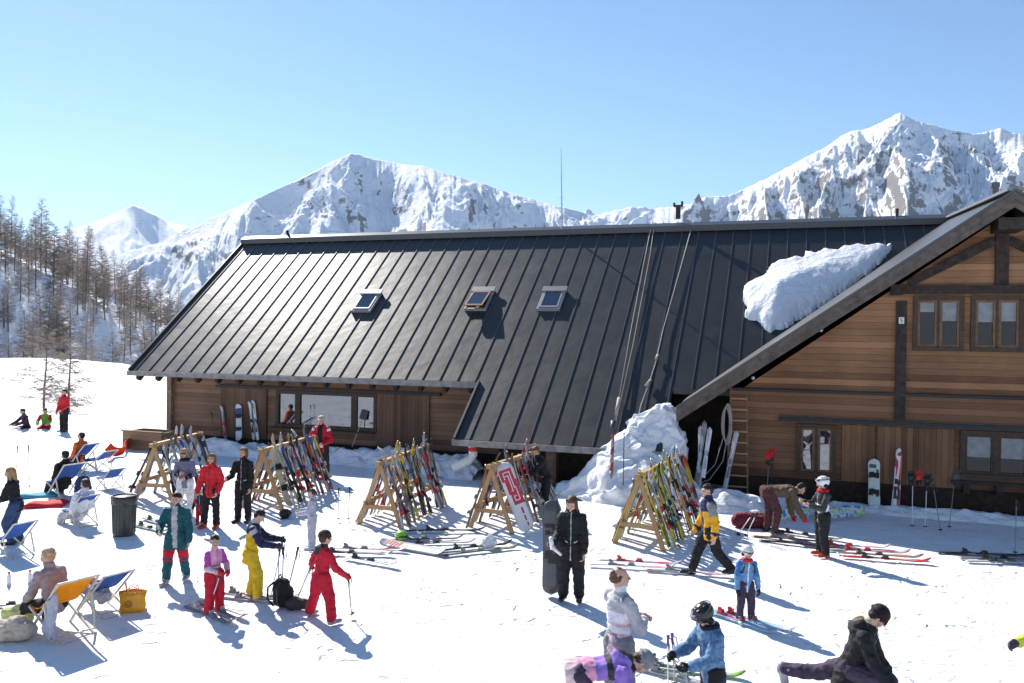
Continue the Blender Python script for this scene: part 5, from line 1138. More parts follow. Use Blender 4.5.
    if fit.get('scarf'): m = MB(); m.tube([neck+T*0.012*g+(S*math.cos(a)+Fw*math.sin(a))*0.052*g for a in [k/14*6.2832 for k in range(15)]], 0.024*g, 8); m.build('scarf', fit['scarf'], t, True)
    if fit.get('pack'):
        c = chest-Fw*0.115*g-T*0.04*g; b = [(c-T*0.09*g, c+T*0.06*g, 0.062*g, 0.052*g, (S, 1.35), 'p'), (c-T*0.06*g-Fw*0.045*g, c-Fw*0.04*g, 0.035*g, 0.03*g, (S, 1.4), 'p')]
        pk = remesh('rucksack', b, 0.014, [fit['pack']], None, t, smooth=2, wr=0.006); m = MB()
        for s in (-1, 1): m.tube([c+T*0.07*g+S*s*0.05*g, neck-T*0.005*g+S*s*0.065*g, chest+T*0.02*g+Fw*0.088*g*thick+S*s*0.07*g, chest-T*0.06*g+Fw*0.08*g*thick+S*s*0.085*g, chest-T*0.09*g+S*s*0.11*g*thick, c-T*0.08*g+S*s*0.06*g], 0.011*g, 5)
        m.build('strap', BLACK, pk)
    t.hide_render = False
    M = Matrix.Translation(Vector(pos)) @ Matrix.Rotation(-R_(yaw), 4, 'Z')
    return dict(t=t, M=M, hand={s: M @ (arm[s][2]+(arm[s][2]-arm[s][1]).normalized()*0.045*g) for s in arm}, foot={s: M @ leg[s][2] for s in leg}, hip=M @ pel, head=M @ hc, neck=M @ neck, Fw=M.to_3x3() @ Fw)
def hgt(px_foot, py_foot, py_top): p = G(px_foot, py_foot); q = atY(px_foot, py_top, p.y); return p, q.z
def on_skis(pr, yaw, ln, cols, bind, what, splay=0):
    for s, nm in ((-1, 'left'), (1, 'right')):
        f = pr['foot'][s]; a = R_(yaw+splay*s); d = Vector((math.sin(a), math.cos(a), 0)); b = Vector((f.x, f.y, 0.02))-d*ln*0.47
        ski(b, d, (0, 0, 1), ln, *cols, bind, 'ski under the %s foot of %s' % (nm, what), 'skis worn by standing skiers')
fb = fabric
C_BLK = fb('black', (0.014, 0.014, 0.016)); C_RED = fb('red', (0.55, 0.02, 0.03)); C_DRED = fb('crimson', (0.48, 0.012, 0.03)); C_WHT = fb('white', (0.70, 0.70, 0.73)); C_NAVY = fb('navy', (0.02, 0.025, 0.07)); C_TEAL = fb('teal', (0.010, 0.082, 0.098)); C_YEL = fb('yellow', (0.66, 0.45, 0.02)); C_GREY = fb('grey', (0.22, 0.22, 0.23)); C_LGREY = fb('light_grey', (0.42, 0.42, 0.43)); C_BRN = fb('brown', (0.12, 0.085, 0.055)); C_JEAN = fb('denim', (0.035, 0.06, 0.13)); C_LILAC = fb('lilac', (0.20, 0.19, 0.27)); C_PINK = fb('pink', (0.68, 0.30, 0.45)); C_MAG = fb('magenta', (0.42, 0.06, 0.32)); C_BLUE = fb('blue', (0.05, 0.16, 0.42)); C_LBLUE = fb('light_blue', (0.13, 0.28, 0.48)); C_PURP = fb('purple', (0.27, 0.16, 0.52)); C_ORG = fb('orange', (0.68, 0.13, 0.02)); C_AMB = fb('amber', (0.72, 0.36, 0.02)); C_GRN = fb('green', (0.12, 0.35, 0.04)); C_LIME = fb('lime', (0.50, 0.58, 0.05)); C_DGRY = fb('charcoal', (0.045, 0.042, 0.042)); C_BEIGE = fb('beige', (0.45, 0.38, 0.30)); C_PPINK = fb('pale_pink', (0.62, 0.46, 0.47)); C_PALE = fb('shaded_white', (0.40, 0.40, 0.47)); C_PLUM = fb('plum', (0.055, 0.035, 0.065))  # C_PALE is white cloth with lavender shading put into its colour
C_PLAID = mat('cloth_blue_check', (0.16, 0.30, 0.46), 0.75, 0.25, scale=26, col2=(0.05, 0.11, 0.22), bump=0.2)
C_CAMO = mat('cloth_dark_pattern', (0.05, 0.03, 0.03), 0.8, 0.2, scale=16, col2=(0.14, 0.05, 0.05))
B_BLK = mat('boot_black', (0.02, 0.02, 0.022), 0.4, 0.4); B_GREY = mat('boot_grey', (0.30, 0.30, 0.32), 0.4, 0.4, var=0.3, scale=15); B_RED = mat('boot_red', (0.45, 0.05, 0.02), 0.4, 0.4); B_WHT = mat('boot_white', (0.6, 0.6, 0.62), 0.4, 0.4); B_LB = mat('boot_pale_blue', (0.35, 0.55, 0.62), 0.4, 0.4)
H_WHT = mat('helmet_white', (0.72, 0.72, 0.72), 0.25, 0.5); H_BLK = mat('helmet_black', (0.015, 0.015, 0.017), 0.25, 0.5); LENS = mat('lens_orange', (0.25, 0.08, 0.04), 0.1, 0.6)
# --- far group on the snowfield
p, h = hgt(64, 432, 389); person(p, 205, h, dict(La=((8, 12), (50, -20)), Ra=((5, 14), (20, 4))), dict(top={'all': C_RED}, legs={'all': C_BLK}, boot=B_BLK, hair=('short', 'dark'), vox=1.6), 'person in red jacket and black trousers standing beside the small bare trees')
SIT = dict(Ll=((72, 12), (-35, 6)), Rl=((76, 14), (-38, 6)), La=((42, 14), (70, -12)), Ra=((42, 14), (70, -12)), lean=14)
p = G(27, 430); person(p, 215, 1.68, dict(SIT, hp=12), dict(top={'all': C_PLUM}, legs={'all': C_BLK}, boot=B_BLK, hair=('short', 'dark'), vox=1.6), 'person in dark clothes sitting on the snow under the small larches', hz=0.13)
p = G(46, 429); person(p, 165, 1.66, dict(SIT, hp=8), dict(top={'all': C_GRN, 'uarm': C_RED}, legs={'all': C_DRED}, boot=B_BLK, hair=('short', 'dark'), vox=1.6), 'person in green and red jacket sitting on the snow under the small larches', hz=0.13)
# --- left edge
p, h = hgt(13, 545, 473); pr = person(p+Vector((0, 0.1, 0)), 262, 1.58, dict(lean=10, hp=6, Ll=((22, 4), (-18, 2)), Rl=((16, 4), (-22, 2)), La=((20, 8), (62, -10)), Ra=((12, 10), (66, -10))), dict(fem=1, top={'all': C_BLK, 'hem': C_BLK}, legs={'all': C_JEAN}, boot=B_BLK, hair=('long', 'blond')), 'blond woman in black top and jeans standing at the left picture edge')
# --- women by the first rack
p, h = hgt(185, 517, 448); pr = person(p, 172, h, dict(hy=8, tilt=2, La=((18, 14), (75, -32)), Ra=((16, 10), (110, -38)), Rl=((6, 5), (-6, 4)), Ll=((-2, 4), (-4, 2))), dict(fem=1, top={'all': C_LILAC, 'farm': C_BLK}, zone=[('farm', 0.0, 0.45, 'all')], legs={'all': C_WHT}, boot=B_WHT, hair=('bob', 'blond'), eyes='sun', scarf=C_BLK), 'blond woman in lilac grey jacket, white trousers and sunglasses beside the left rack')
p, h = hgt(211, 528, 453); person(p, 186, h, dict(La=((0, 16), (34, -8)), Ra=((10, 14), (26, 6)), hy=-4, hp=-4, Ll=((0, 4), (0, 2)), Rl=((4, 6), (0, 4))), dict(fem=1, top={'all': C_RED}, legs={'all': C_BLK}, boot=B_RED, hair=('long', 'auburn'), thick=1.05, hem=0.075, lt=0.9), 'woman in bright red jacket and black trousers beside a small child')
p, h = hgt(200, 525, 489); person(p, 178, h, dict(Ra=((8, 20), (8, 12)), La=((0, 40), (0, 60)), hp=5), dict(kid=1, top={'all': C_NAVY, 'yoke': C_WHT, 'uarm': C_RED}, legs={'all': C_DRED}, boot=B_RED, hair=('short', 'brown'), hat=('beanie', C_WHT), vox=1.2), 'small child in navy top and red trousers next to the red jacket woman')
p, h = hgt(243, 522, 447); pr = person(p, 190, h, dict(hy=14, hp=-3, La=((6, 8), (16, 2)), Ra=((18, 14), (82, -4)), Ll=((0, 3), (-2, 2)), Rl=((3, 3), (-1, 2))), dict(fem=1, top={'all': C_BLK}, legs={'all': C_BLK}, boot=B_BLK, hair=('bob', 'auburn'), hem=0.05, lt=0.92), 'woman with auburn hair dressed all in black beside the second rack')
# --- middle group
p, h = hgt(176, 582, 491); person(p, 176, h, dict(hy=10, hp=4, La=((6, 12), (12, 4)), Ra=((10, 20), (78, -14)), Rl=((14, 4), (6, 4)), Ll=((-8, 4), (-16, 3))), dict(top={'all': C_TEAL, 'mid': C_LGREY, 'yoke': C_DRED}, zone=[('h', 0.13, 0.40, 'all'), ('front', 0, 0.03, 'mid')], legs={'all': C_TEAL, 'knee': C_DRED}, lzone=[('thigh', 0.62, 0.98, 'knee'), ('shin', 0, 0.12, 'knee')], boot=B_GREY, hair=('short', 'dark'), thick=1.04, lt=1.02, hem=0.09), 'man in open teal jacket and teal trousers with red knees walking forward')
p, h = hgt(214, 613, 535); pr = person(p, 128, h, dict(hp=4, hy=20, La=((20, 14), (64, -22)), Ra=((12, 12), (70, -30)), Ll=((2, 5), (-4, 4)), Rl=((6, 6), (0, 4))), dict(kid=0.6, fem=1, top={'all': C_PINK, 'uarm': C_MAG, 'farm': C_PPINK, 'hem': C_DRED, 'torso': C_DRED}, zone=[('h', 0.085, 0.11, 'farm')], legs={'all': C_DRED}, lt=1.18, flare=0.06, boot=B_GREY, ski_boot=1, hair=('short', 'dark'), glove=C_RED), 'girl in pink jacket and baggy red ski trousers on skis')
on_skis(pr, 128, 1.30, ('grey', 'white', 'black'), 'silver', 'the girl in pink jacket'); gp = pr
p, h = hgt(250, 599, 507); pr = person(p, 82, h, dict(lean=8, hp=34, hy=10, La=((40, 6), (82, -14)), Ra=((34, 8), (76, -10)), Ll=((8, 6), (-10, 5)), Rl=((22, 6), (0, 4))), dict(top={'all': C_NAVY, 'yel': C_YEL, 'yoke': C_LGREY, 'shoulder': C_LGREY, 'collar': C_LGREY}, zone=[('h', -0.2, 0.215, 'yel'), ('uarm', 0, 0.3, 'yoke')], legs={'all': C_YEL, 'patch': C_BLK}, lzone=[], lt=1.08, flare=0.055, boot=B_GREY, ski_boot=1, hair=('short', 'dark'), glove=C_DGRY, hem=0.09), 'skier in yellow dungarees and navy jacket looking down at the ski poles')
on_skis(pr, 104, 1.60, ('silver', 'grey', 'red'), 'grey', 'the skier in yellow dungarees'); yp = pr
p, h = hgt(321, 620, 532); pr = person(p, 42, h*1.03, dict(lean=6, hp=4, hy=8, La=((4, 42), (34, 46)), Ra=((14, 22), (50, 10)), Ll=((2, 20), (-6, 17)), Rl=((4, 22), (-6, 17))), dict(kid=0.5, top={'all': C_DRED, 'hood': C_DGRY, 'collar': C_DGRY}, hood=1, legs={'all': C_DRED}, lt=1.12, flare=0.055, boot=B_GREY, ski_boot=1, hair=('short', 'brown'), glove=C_DRED, hem=0.03, hat=('beanie', fb('dark_brown', (0.05, 0.03, 0.025)))), 'child in plain red ski suit with legs wide apart, seen from behind')
rp = pr
p, h = hgt(312, 549, 488); person(p, 268, h, dict(hp=8, La=((18, 8), (78, -16)), Ra=((22, 8), (84, -12)), hy=4), dict(fem=1, top={'all': C_PALE}, legs={'all': C_PALE}, boot=B_WHT, hair=('ponytail', 'brown'), hem=0.05), 'woman in white clothes with brown ponytail looking left')
# --- man by the wall
p, h = hgt(321, 479, 415); person(p, 184, h, dict(hp=10, La=((10, 16), (66, -36)), Ra=((14, 18), (70, -34)), Ll=((-4, 5), (-4, 3)), Rl=((10, 6), (-4, 4))), dict(top={'all': C_DRED, 'mid': C_BLK, 'shoulder': C_WHT, 'yoke': C_WHT}, zone=[('front', 0, 0.04, 'mid'), ('uarm', 0, 0.22, 'shoulder'), ('h', -0.02, 0.015, 'shoulder')], legs={'all': C_BLK}, boot=B_RED, hair=('short', 'sand'), hat=('cap', C_BEIGE), thick=1.08), 'man in red and white jacket and beige cap standing below the terrace window')
# --- behind the fourth rack
p, h = hgt(545, 515, 456); person(p, 250, 1.70, dict(lean=22, hp=14, La=((40, 8), (60, -10)), Ra=((36, 10), (64, -12)), Ll=((6, 4), (-4, 2)), Rl=((0, 4), (-10, 2))), dict(top={'all': C_BLK, 'hem': C_CAMO}, legs={'all': C_BLK}, boot=B_BLK, hair=('short', 'auburn'), thick=1.05), 'person in black partly hidden behind the rack with the red patterned board')
# --- snowboarder
p, h = hgt(571, 600, 494); pr = person(p, 192, h, dict(hp=22, hy=14, La=((10, 8), (16, 2)), Ra=((20, 8), (72, 8)), Ll=((0, 4), (-2, 2)), Rl=((4, 4), (-3, 2)), curl=40), dict(fem=1, top={'all': C_BLK, 'hood': C_DGRY}, hood=1, legs={'all': C_BLK}, boot=B_BLK, hair=('long', 'chestnut'), hem=0.10, thick=1.05, lt=1.08, flare=0.05), 'woman in black with long brown hair holding an upright snowboard')
hnd = pr['hand'][1]; bb_ = G(551, 596); top_ = Vector((bb_.x-0.01, bb_.y+0.12, 1.56))
m = MB(); y0, y1 = -0.0042, -0.0012
for (x0, x1, z0, z1) in ((-0.10, -0.02, 0.98, 1.06), (-0.04, 0.07, 1.0, 1.03), (-0.11, 0.05, 1.10, 1.17), (0.02, 0.11, 1.05, 1.15)): m.bb(x0, x1, y0, y1, z0, z1)
mB = MB()
for (x0, x1, z0, z1) in ((-0.11, 0.11, 0.60, 0.68), (-0.05, 0.12, 0.52, 0.60), (-0.10, 0.02, 0.68, 0.73)): mB.bb(x0, x1, y0, y1, z0, z1)
m2 = MB()
for (x0, x1, z0, z1) in ((-0.07, 0.03, 0.85, 0.865), (-0.07, -0.055, 0.80, 0.85), (0.0, 0.015, 0.80, 0.85), (-0.04, 0.06, 0.79, 0.80)): m2.bb(x0, x1, y0, y1, z0, z1)
board(bb_, top_-bb_, Vector((0.1, 1, 0)), 1.55, mat('board_graphite', (0.045, 0.045, 0.05), 0.35, 0.5, scale=2.2, col2=(0.12, 0.12, 0.13)), 'dark grey snowboard held upright by the woman in black', None, 0.30, [('black_print', m, BLACK), ('black_print', mB, BLACK), ('pale_print', m2, C_LGREY)])
m = MB(); m.tube([hnd+Vector((0, -0.02, -0.05)), hnd+Vector((-0.03, -0.05, 0.14))], [0.035, 0.03], 8); m.tube([hnd+Vector((0.0, -0.03, -0.02)), hnd+Vector((0.14, -0.05, -0.14))], [0.03, 0.02], 6); tag(m.build('crumpled_paper', WHITE, None, True), 'crumpled white paper in the hand of the woman with the snowboard', 'paper')
# --- walking man
p, h = hgt(709, 576, 483); person(p, 268, h*1.03, dict(hp=4, hy=-4, lean=4, La=((-14, 8), (6, 4)), Ra=((8, 8), (30, 2)), Rl=((24, 3), (16, 2)), Ll=((-16, 3), (-44, 2))), dict(top={'all': C_AMB, 'navy': C_NAVY, 'uarm': C_GREY, 'shoulder': C_NAVY, 'yoke': C_NAVY, 'farm': C_AMB, 'collar': C_NAVY}, zone=[('h', 0.20, 0.4, 'navy'), ('front', 0.0, 0.03, 'navy'), ('uarm', 0.6, 1.0, 'all'), ('farm', 0.7, 1.0, 'navy')], legs={'all': C_BLK}, boot=B_BLK, hair=('short', 'dark'), hem=0.07, thick=1.08), 'man in amber and navy jacket and black trousers striding left')
# --- bending man
p = G(768, 533); pr = person(p, 95, 1.74, dict(lean=86, hp=20, La=((6, 4), (14, -4)), Ra=((16, 6), (30, 4)), Ll=((6, 5), (-6, 4)), Rl=((24, 6), (-10, 4))), dict(top={'all': C_BRN, 'low': C_CAMO}, zone=[('h', -0.2, 0.05, 'low')], legs={'all': C_CAMO}, boot=B_BLK, hair=('short', 'dark'), glove=C_DRED, thick=1.12), 'man in brown jacket bending down over skis beside the gable wall')
# --- white helmet child
p, h = hgt(822, 556, 477); person(p, 262, h, dict(hp=6, La=((26, 10), (104, -14)), Ra=((24, 10), (112, -10)), Ll=((4, 3), (-8, 2)), Rl=((0, 4), (-4, 2))), dict(kid=0.3, top={'all': C_DGRY, 'pale': C_WHT}, zone=[('h', 0.03, 0.15, 'pale')], legs={'all': C_BLK}, boot=B_RED, ski_boot=1, hair=None, hat=('helmet', H_WHT), eyes='goggles_up', lens=DGREY, scarf=C_DRED, vents=DGREY, lt=1.1, flare=0.052), 'child with white helmet, dark jacket and pale bib raising both hands')
# --- blue child with rucksack
p, h = hgt(745, 622, 546); pr = person(p, 172, h, dict(hp=4, hy=-10, La=((0, 12), (10, 6)), Ra=((2, 10), (10, 4)), Ll=((6, 5), (-8, 4)), Rl=((8, 5), (-6, 4)), tilt=-3), dict(kid=0.5, top={'all': C_LBLUE, 'stripe': C_WHT, 'uarm': C_BLUE}, zone=[('front', 0.0, 0.008, 'stripe')], legs={'all': C_PLUM}, boot=B_LB, ski_boot=1, hair=None, hat=('helmet', H_WHT), eyes='goggles', lens=LENS, scarf=C_RED, pack=C_NAVY, glove=C_BLK), 'child in blue jacket with white helmet and navy rucksack on skis')
on_skis(pr, 138, 1.35, ('pale blue', 'white', 'red'), 'red', 'the child in blue jacket', 4)
# --- front row
p = G(618, 722); pr = person(p, 62, 1.74, dict(hp=0, hy=14, La=((26, 10), (92, -44)), Ra=((22, 12), (96, -46)), Ll=((0, 4), (-2, 2)), Rl=((4, 4), (-2, 2))), dict(top={'all': C_WHT, 'grey': C_LGREY, 'uarm': C_LGREY, 'hem': C_PPINK, 'yoke': C_LGREY, 'shoulder': C_GREY, 'farm': C_LGREY}, zone=[('h', -0.2, 0.07, 'hem'), ('h', 0.11, 0.13, 'hem'), ('h', 0.2, 0.4, 'grey')], legs={'all': C_GREY}, boot=B_GREY, hair=('bald', 'chestnut'), hem=0.13, thick=0.97), 'man with thinning brown hair in white and pale pink jacket, arms folded')
p = G(578, 752); person(p, 88, 1.62, dict(lean=84, hp=26, La=((10, 6), (10, 4)), Ra=((24, 8), (8, 4)), Ll=((2, 5), (-8, 4)), Rl=((14, 6), (-8, 4))), dict(fem=1, top={'all': C_PURP, 'pink': C_PINK, 'dark': C_DGRY, 'hood': C_DGRY, 'hem': C_PPINK, 'collar': C_BLK}, zone=[('h', 0.0, 0.10, 'pink'), ('h', 0.17, 0.21, 'dark')], legs={'all': C_PLUM}, boot=B_BLK, hair=('short', 'brown'), hat=('beanie', C_GREY), pom=C_GREY, hood=1, thick=1.12), 'person in purple and pink jacket with grey hat bending far forward')
p = G(712, 738); pr = person(p, 252, 1.46, dict(hp=34, lean=6, hy=6, La=((30, 12), (72, -20)), Ra=((34, 12), (80, -16)), Ll=((4, 4), (-4, 3)), Rl=((0, 4), (-6, 3))), dict(kid=0.35, top={'all': C_PLAID}, legs={'all': C_BLK}, boot=B_BLK, ski_boot=1, hair=None, hat=('helmet', H_BLK), eyes='goggles_up', lens=C_LILAC, scarf=C_BLK, glove=C_BLK, thick=1.15, hem=0.08, vents=DGREY), 'child in blue checked jacket and black helmet looking down at the poles'); bp_ = pr
p = Vector((4.0, 9.66, 0)); person(p, 118, 1.76, dict(lean=20, hp=34, hy=-16, La=((18, 8), (30, 4)), Ra=((22, 8), (44, 2)), Rl=((86, 8), (-4, 4)), Ll=((-62, 6), (-84, 4)), Lf=-80), dict(top={'all': C_BLK, 'hood': C_BRN, 'yoke': C_DGRY, 'collar': C_BEIGE}, hood=1, legs={'all': C_PLUM}, boot=B_GREY, hair=('short', 'dark'), hat=('beanie', fb('wine_black', (0.02, 0.010, 0.014))), hem=0.12, thick=1.12, eyes='sun'), 'man in black coat with brown hood lunging with one leg stretched back', hz=0.44)
p = G(1070, 742); person(p, 255, 1.66, dict(lean=4, La=((20, 10), (60, 0)), Ra=((40, 12), (72, 6))), dict(top={'all': C_LIME}, legs={'all': C_BLK}, boot=B_BLK, hair=('short', 'brown'), glove=C_PLUM, vox=1.3), 'person in lime jacket mostly outside the right picture edge, glove showing')
# ================================================================== DECK CHAIRS AND LOOSE THINGS
CHW = mat('chair_wood', (0.58, 0.54, 0.48), 0.6, 0.3, var=0.2, scale=9)
def canvas(key, c): return mat('canvas_'+key, c, 0.8, 0.15, var=0.12, scale=10, bump=0.2, bscale=80)
CV_BLUE = canvas('blue', (0.035, 0.105, 0.36)); CV_ORG = canvas('orange', (0.85, 0.28, 0.004)); 
def deck_chair(pos, yaw, mt, label, rec=0.0, sz=0.8):
    """folding chair: two crossed wooden frames, a prop and a hanging canvas sling; faces local +y"""
    t = empty('deck_chair', pos, -R_(yaw), label, 'deck chair', 'deck chairs on the snow'); t.scale = (sz*1.12, sz, sz); w_ = 0.29
    tb = Vector((0, -0.46-rec, 0.95-rec*0.8)); fb_ = Vector((0, 0.42, 0.0)); fs = Vector((0, 0.50, 0.42)); rb = Vector((0, -0.46, 0.0))
    for nm, a, b, w2 in (('back_frame', tb, fb_, w_), ('seat_frame', fs, rb, w_-0.045)):
        m = MB()
        for s in (-1, 1): o = Vector((s*w2, 0, 0)); m.bar(a+o, b+o, 0.022, 0.034, (0, 1, 1))
        for q in (a, b): m.bar(q+Vector((-w2, 0, 0)), q+Vector((w2, 0, 0)), 0.03, 0.03)
        m.build(nm, CHW, t)
    m = MB(); c = tb.lerp(fb_, 0.38); e = rb.lerp(fs, 0.16)
    for s in (-1, 1): o = Vector((s*(w_+0.03), 0, 0)); m.bar(c+o, e+o, 0.022, 0.03)
    m.bar(e+Vector((-w_-0.03, 0, 0)), e+Vector((w_+0.03, 0, 0)), 0.025, 0.025); m.build('prop', CHW, t)
    pts = []; a, b = tb, fs
    for i in range(17):
        q = i/16; p = a.lerp(b, q); sag = 0.40*math.sin(math.pi*q)**1.3*(0.30+0.70*q); p = p+Vector((0, 0.05*math.sin(math.pi*q), -sag*0.62)); pts.append(p)
    m = MB(); n = 7; vs = []
    for off in (0.0, -0.006):
        for i, p in enumerate(pts):
            for k in range(n): x = (k/(n-1)*2-1)*(w_-0.03); vs.append((x, p.y+off*0.6, p.z+off-0.012*(1-(x/w_)**2)*math.sin(math.pi*i/16)))
    N1 = len(pts)*n; fcs = []
    for i in range(len(pts)-1):
        for k in range(n-1): q = i*n+k; fcs.append((q, q+1, q+n+1, q+n)); fcs.append((N1+q, N1+q+n, N1+q+n+1, N1+q+1))
    for i in range(len(pts)-1):
        for k in (0, n-1): q = i*n+k; fcs.append((q, q+n, N1+q+n, N1+q))
    m.add(vs, fcs); m.build('canvas', mt, t, True); return t
def dc(px, py, yaw, mt, label, rec=0.0, sz=0.8): p = G(px, py); deck_chair(p, yaw, mt, label, rec, sz); return p
SITC = dict(lean=-28, hp=14, Ll=((74, 6), (10, 5)), Rl=((68, 8), (2, 5)), La=((10, 8), (50, -18)), Ra=((10, 8), (54, -18)))
p = dc(63, 634, 304, CV_ORG, 'orange deck chair in the left foreground, seen from behind', 0, 0.88)
d = Vector((math.sin(R_(304)), math.cos(R_(304)), 0))
person(p+d*0.26, 300, 1.66, dict(lean=12, hp=6, hy=-20, Ll=((80, 8), (20, 6)), Rl=((74, 10), (8, 6)), La=((16, 12), (60, -12)), Ra=((10, 14), (40, -4))), dict(fem=1, top={'all': fb('mauve_grey', (0.30, 0.25, 0.26))}, legs={'all': C_BLK}, boot=B_BLK, hair=('bun', 'sand'), hem=0.05), 'woman with sandy hair tied up sitting forward on the orange deck chair', hz=0.38)
m = MB(); m.grid(lambda a, b: (0.02*math.sin(a*9)-0.33+0.02*math.sin(b*7), -0.36+0.26*a, 0.70-0.62*b-0.22*a*(1-b)+0.02*math.sin(a*14+b*5)), 8, 14)
tw = m.build('white_jacket', C_LGREY if False else C_PALE, None, True, p, (0, 0, -R_(304))); s_ = tw.modifiers.new('th', 'SOLIDIFY'); s_.thickness = 0.05; tag(tw, 'white jacket hung over the side of the orange deck chair', 'jacket')
p2 = dc(104, 612, 303, CV_BLUE, 'blue deck chair with a grey jacket on it beside the yellow bag', 0.08, 0.74)
b = [((0.0, 0.02, 0.24), (0.05, 0.30, 0.32), 0.12, 0.10, None, 'j'), ((-0.12, 0.1, 0.27), (-0.1, 0.34, 0.36), 0.09, 0.07, None, 'j'), ((0.12, 0.2, 0.32), (0.0, 0.36, 0.40), 0.08, 0.07, None, 'j')]
o = remesh('grey_jacket', b, 0.014, [C_LGREY], None, None, 2, 0.03, 4.0, 11); o.location = p2; o.rotation_euler = (0, 0, -R_(303)); tag(o, 'crumpled pale grey jacket lying in the blue deck chair', 'jacket')
p = dc(80, 524, 300, CV_BLUE, 'blue deck chair with grey clad legs showing, left of the bin', 0.04, 0.72); d = Vector((math.sin(R_(300)), math.cos(R_(300)), 0))
person(p+d*0.05, 300, 1.68, dict(SITC, lean=-24), dict(top={'all': C_WHT}, legs={'all': C_LGREY}, boot=B_BLK, hair=('short', 'brown'), vox=1.2), 'person in grey trousers reclining in the blue chair left of the bin', hz=0.26)
p = dc(13, 556, 296, CV_BLUE, 'blue deck chair at the left picture edge in front of the blond woman', 0.05, 0.74)
p = dc(66, 497, 302, CV_BLUE, 'upright blue deck chair with a person in black, left of the rucksack', 0, 0.92); d = Vector((math.sin(R_(302)), math.cos(R_(302)), 0))
person(p+d*0.14, 302, 1.74, dict(SITC, lean=-10, hp=10), dict(top={'all': C_BLK}, legs={'all': C_BLK}, boot=B_BLK, hair=('short', 'dark'), vox=1.2), 'person in black sitting in the upright blue deck chair', hz=0.36)
p = dc(82, 470, 290, CV_BLUE, 'blue deck chair behind the person in black, with an orange jacket', 0, 0.85); d = Vector((math.sin(R_(290)), math.cos(R_(290)), 0))
person(p+d*0.12, 285, 1.70, dict(SITC, lean=-8, hp=4), dict(top={'all': C_ORG}, legs={'all': C_BLK}, boot=B_BLK, hair=('short', 'dark'), vox=1.3, eyes='sun'), 'person in orange jacket sitting behind the person in black', hz=0.34)
dc(98, 471, 292, CV_BLUE, 'empty low blue deck chair next to the red netting', 0.2, 0.8); dc(110, 489, 306, CV_BLUE, 'empty blue deck chair left of the first rack', 0.14, 0.7)
# waste bin
p = G(124, 535); m = MB(); m.lathe([(0.20, 0.0), (0.215, 0.02), (0.235, 0.78), (0.225, 0.80)], seg=24)
t = empty('waste_bin', p, 0, 'dark grey ribbed waste bin with bag folded over its rim', 'waste bin'); BIN = mat('bin_plastic', (0.05, 0.055, 0.05), 0.45, 0.4, var=0.3, scale=14, bump=0.5); m.build('bin_body', BIN, t, True)
m = MB()
for k in range(20): a = k/20*6.2832; m.bar((0.212*math.cos(a), 0.212*math.sin(a), 0.06), (0.232*math.cos(a), 0.232*math.sin(a), 0.66), 0.02, 0.02, (math.cos(a), math.sin(a), 0))
m.build('rib', BIN, t); m = MB(); m.lathe([(0.236, 0.64), (0.252, 0.66), (0.258, 0.80), (0.245, 0.83), (0.215, 0.825), (0.2, 0.70)], seg=28); m.build('bin_bag', mat('bag_black', (0.02, 0.022, 0.02), 0.25, 0.5, bump=0.9, scale=9, var=0.2), t, True)
# yellow bag
p = G(133, 611); t = empty('shopping_bag', p, 0.35, 'yellow shopping bag with round printed emblem standing on the snow', 'bag'); t.scale = (0.84, 0.84, 0.84); YB = mat('bag_yellow', (0.78, 0.34, 0.010), 0.35, 0.5, var=0.15, scale=8, bump=0.6)
m = MB(); vs = []
for j in range(5):
    z = j/4*0.36; k = 1+0.06*math.sin(j*2); w_ = 0.20*k*(1+0.1*j/4); dd = 0.12*(1-0.25*j/4)
    vs += [(-w_, -dd, z+0.015*(j == 4)), (0, -dd*1.1, z), (w_, -dd, z), (w_, dd, z-0.02*(j == 4)), (0, dd*1.1, z+0.02*(j == 4)), (-w_, dd, z)]
m.add(vs, [(i*6+k, i*6+(k+1) % 6, i*6+6+(k+1) % 6, i*6+6+k) for i in range(4) for k in range(6)]+[(5, 4, 3, 2, 1, 0)]); bo = m.build('bag_body', YB, t, True); sl = bo.modifiers.new('s', 'SOLIDIFY'); sl.thickness = 0.006
m = MB()
for y in (-0.11, 0.11): m.tube([(-0.09, y, 0.34), (-0.07, y*0.7, 0.43), (0.0, y*0.5, 0.46), (0.07, y*0.7, 0.43), (0.09, y, 0.34)], 0.009, 5)
m.build('handle', YB, t); m = MB(); m.tube([(-0.07+0.055*math.cos(a), -0.139, 0.17+0.055*math.sin(a)) for a in [k/14*6.2832 for k in range(15)]], 0.008, 5); m.bb(-0.10, -0.04, -0.145, -0.134, 0.16, 0.18); m.build('emblem', mat('emblem_brown', (0.40, 0.16, 0.02), 0.5), t)
# bags and bits round the orange chair
def soft(name, px, py, blobs, mt, label, cat, wr=0.02, rz=0.0, vox=0.016): o = remesh(name, blobs, vox, [mt], None, None, 2, wr, px*0.37, 10); o.location = G(px, py); o.rotation_euler = (0, 0, rz); return tag(o, label, cat)
soft('cloth_bag', 14, 641, [((-0.16, 0, 0.14), (0.16, 0, 0.15), 0.15, 0.14, None, 'b'), ((0, 0, 0.22), (0.05, 0, 0.26), 0.12, 0.1, None, 'b')], C_BEIGE, 'pale beige soft bag on the snow left of the orange chair', 'bag')
soft('towel', 18, 628, [((-0.14, 0, 0.2), (0.12, 0.05, 0.26), 0.10, 0.09, None, 'b'), ((0.1, 0, 0.1), (0.14, 0.05, 0.22), 0.09, 0.08, None, 'b')], mat('towel_lime', (0.45, 0.55, 0.12), 0.8, 0.2, scale=7, col2=(0.55, 0.50, 0.30)), 'lime and sand coloured towel bundle behind the beige bag', 'towel')
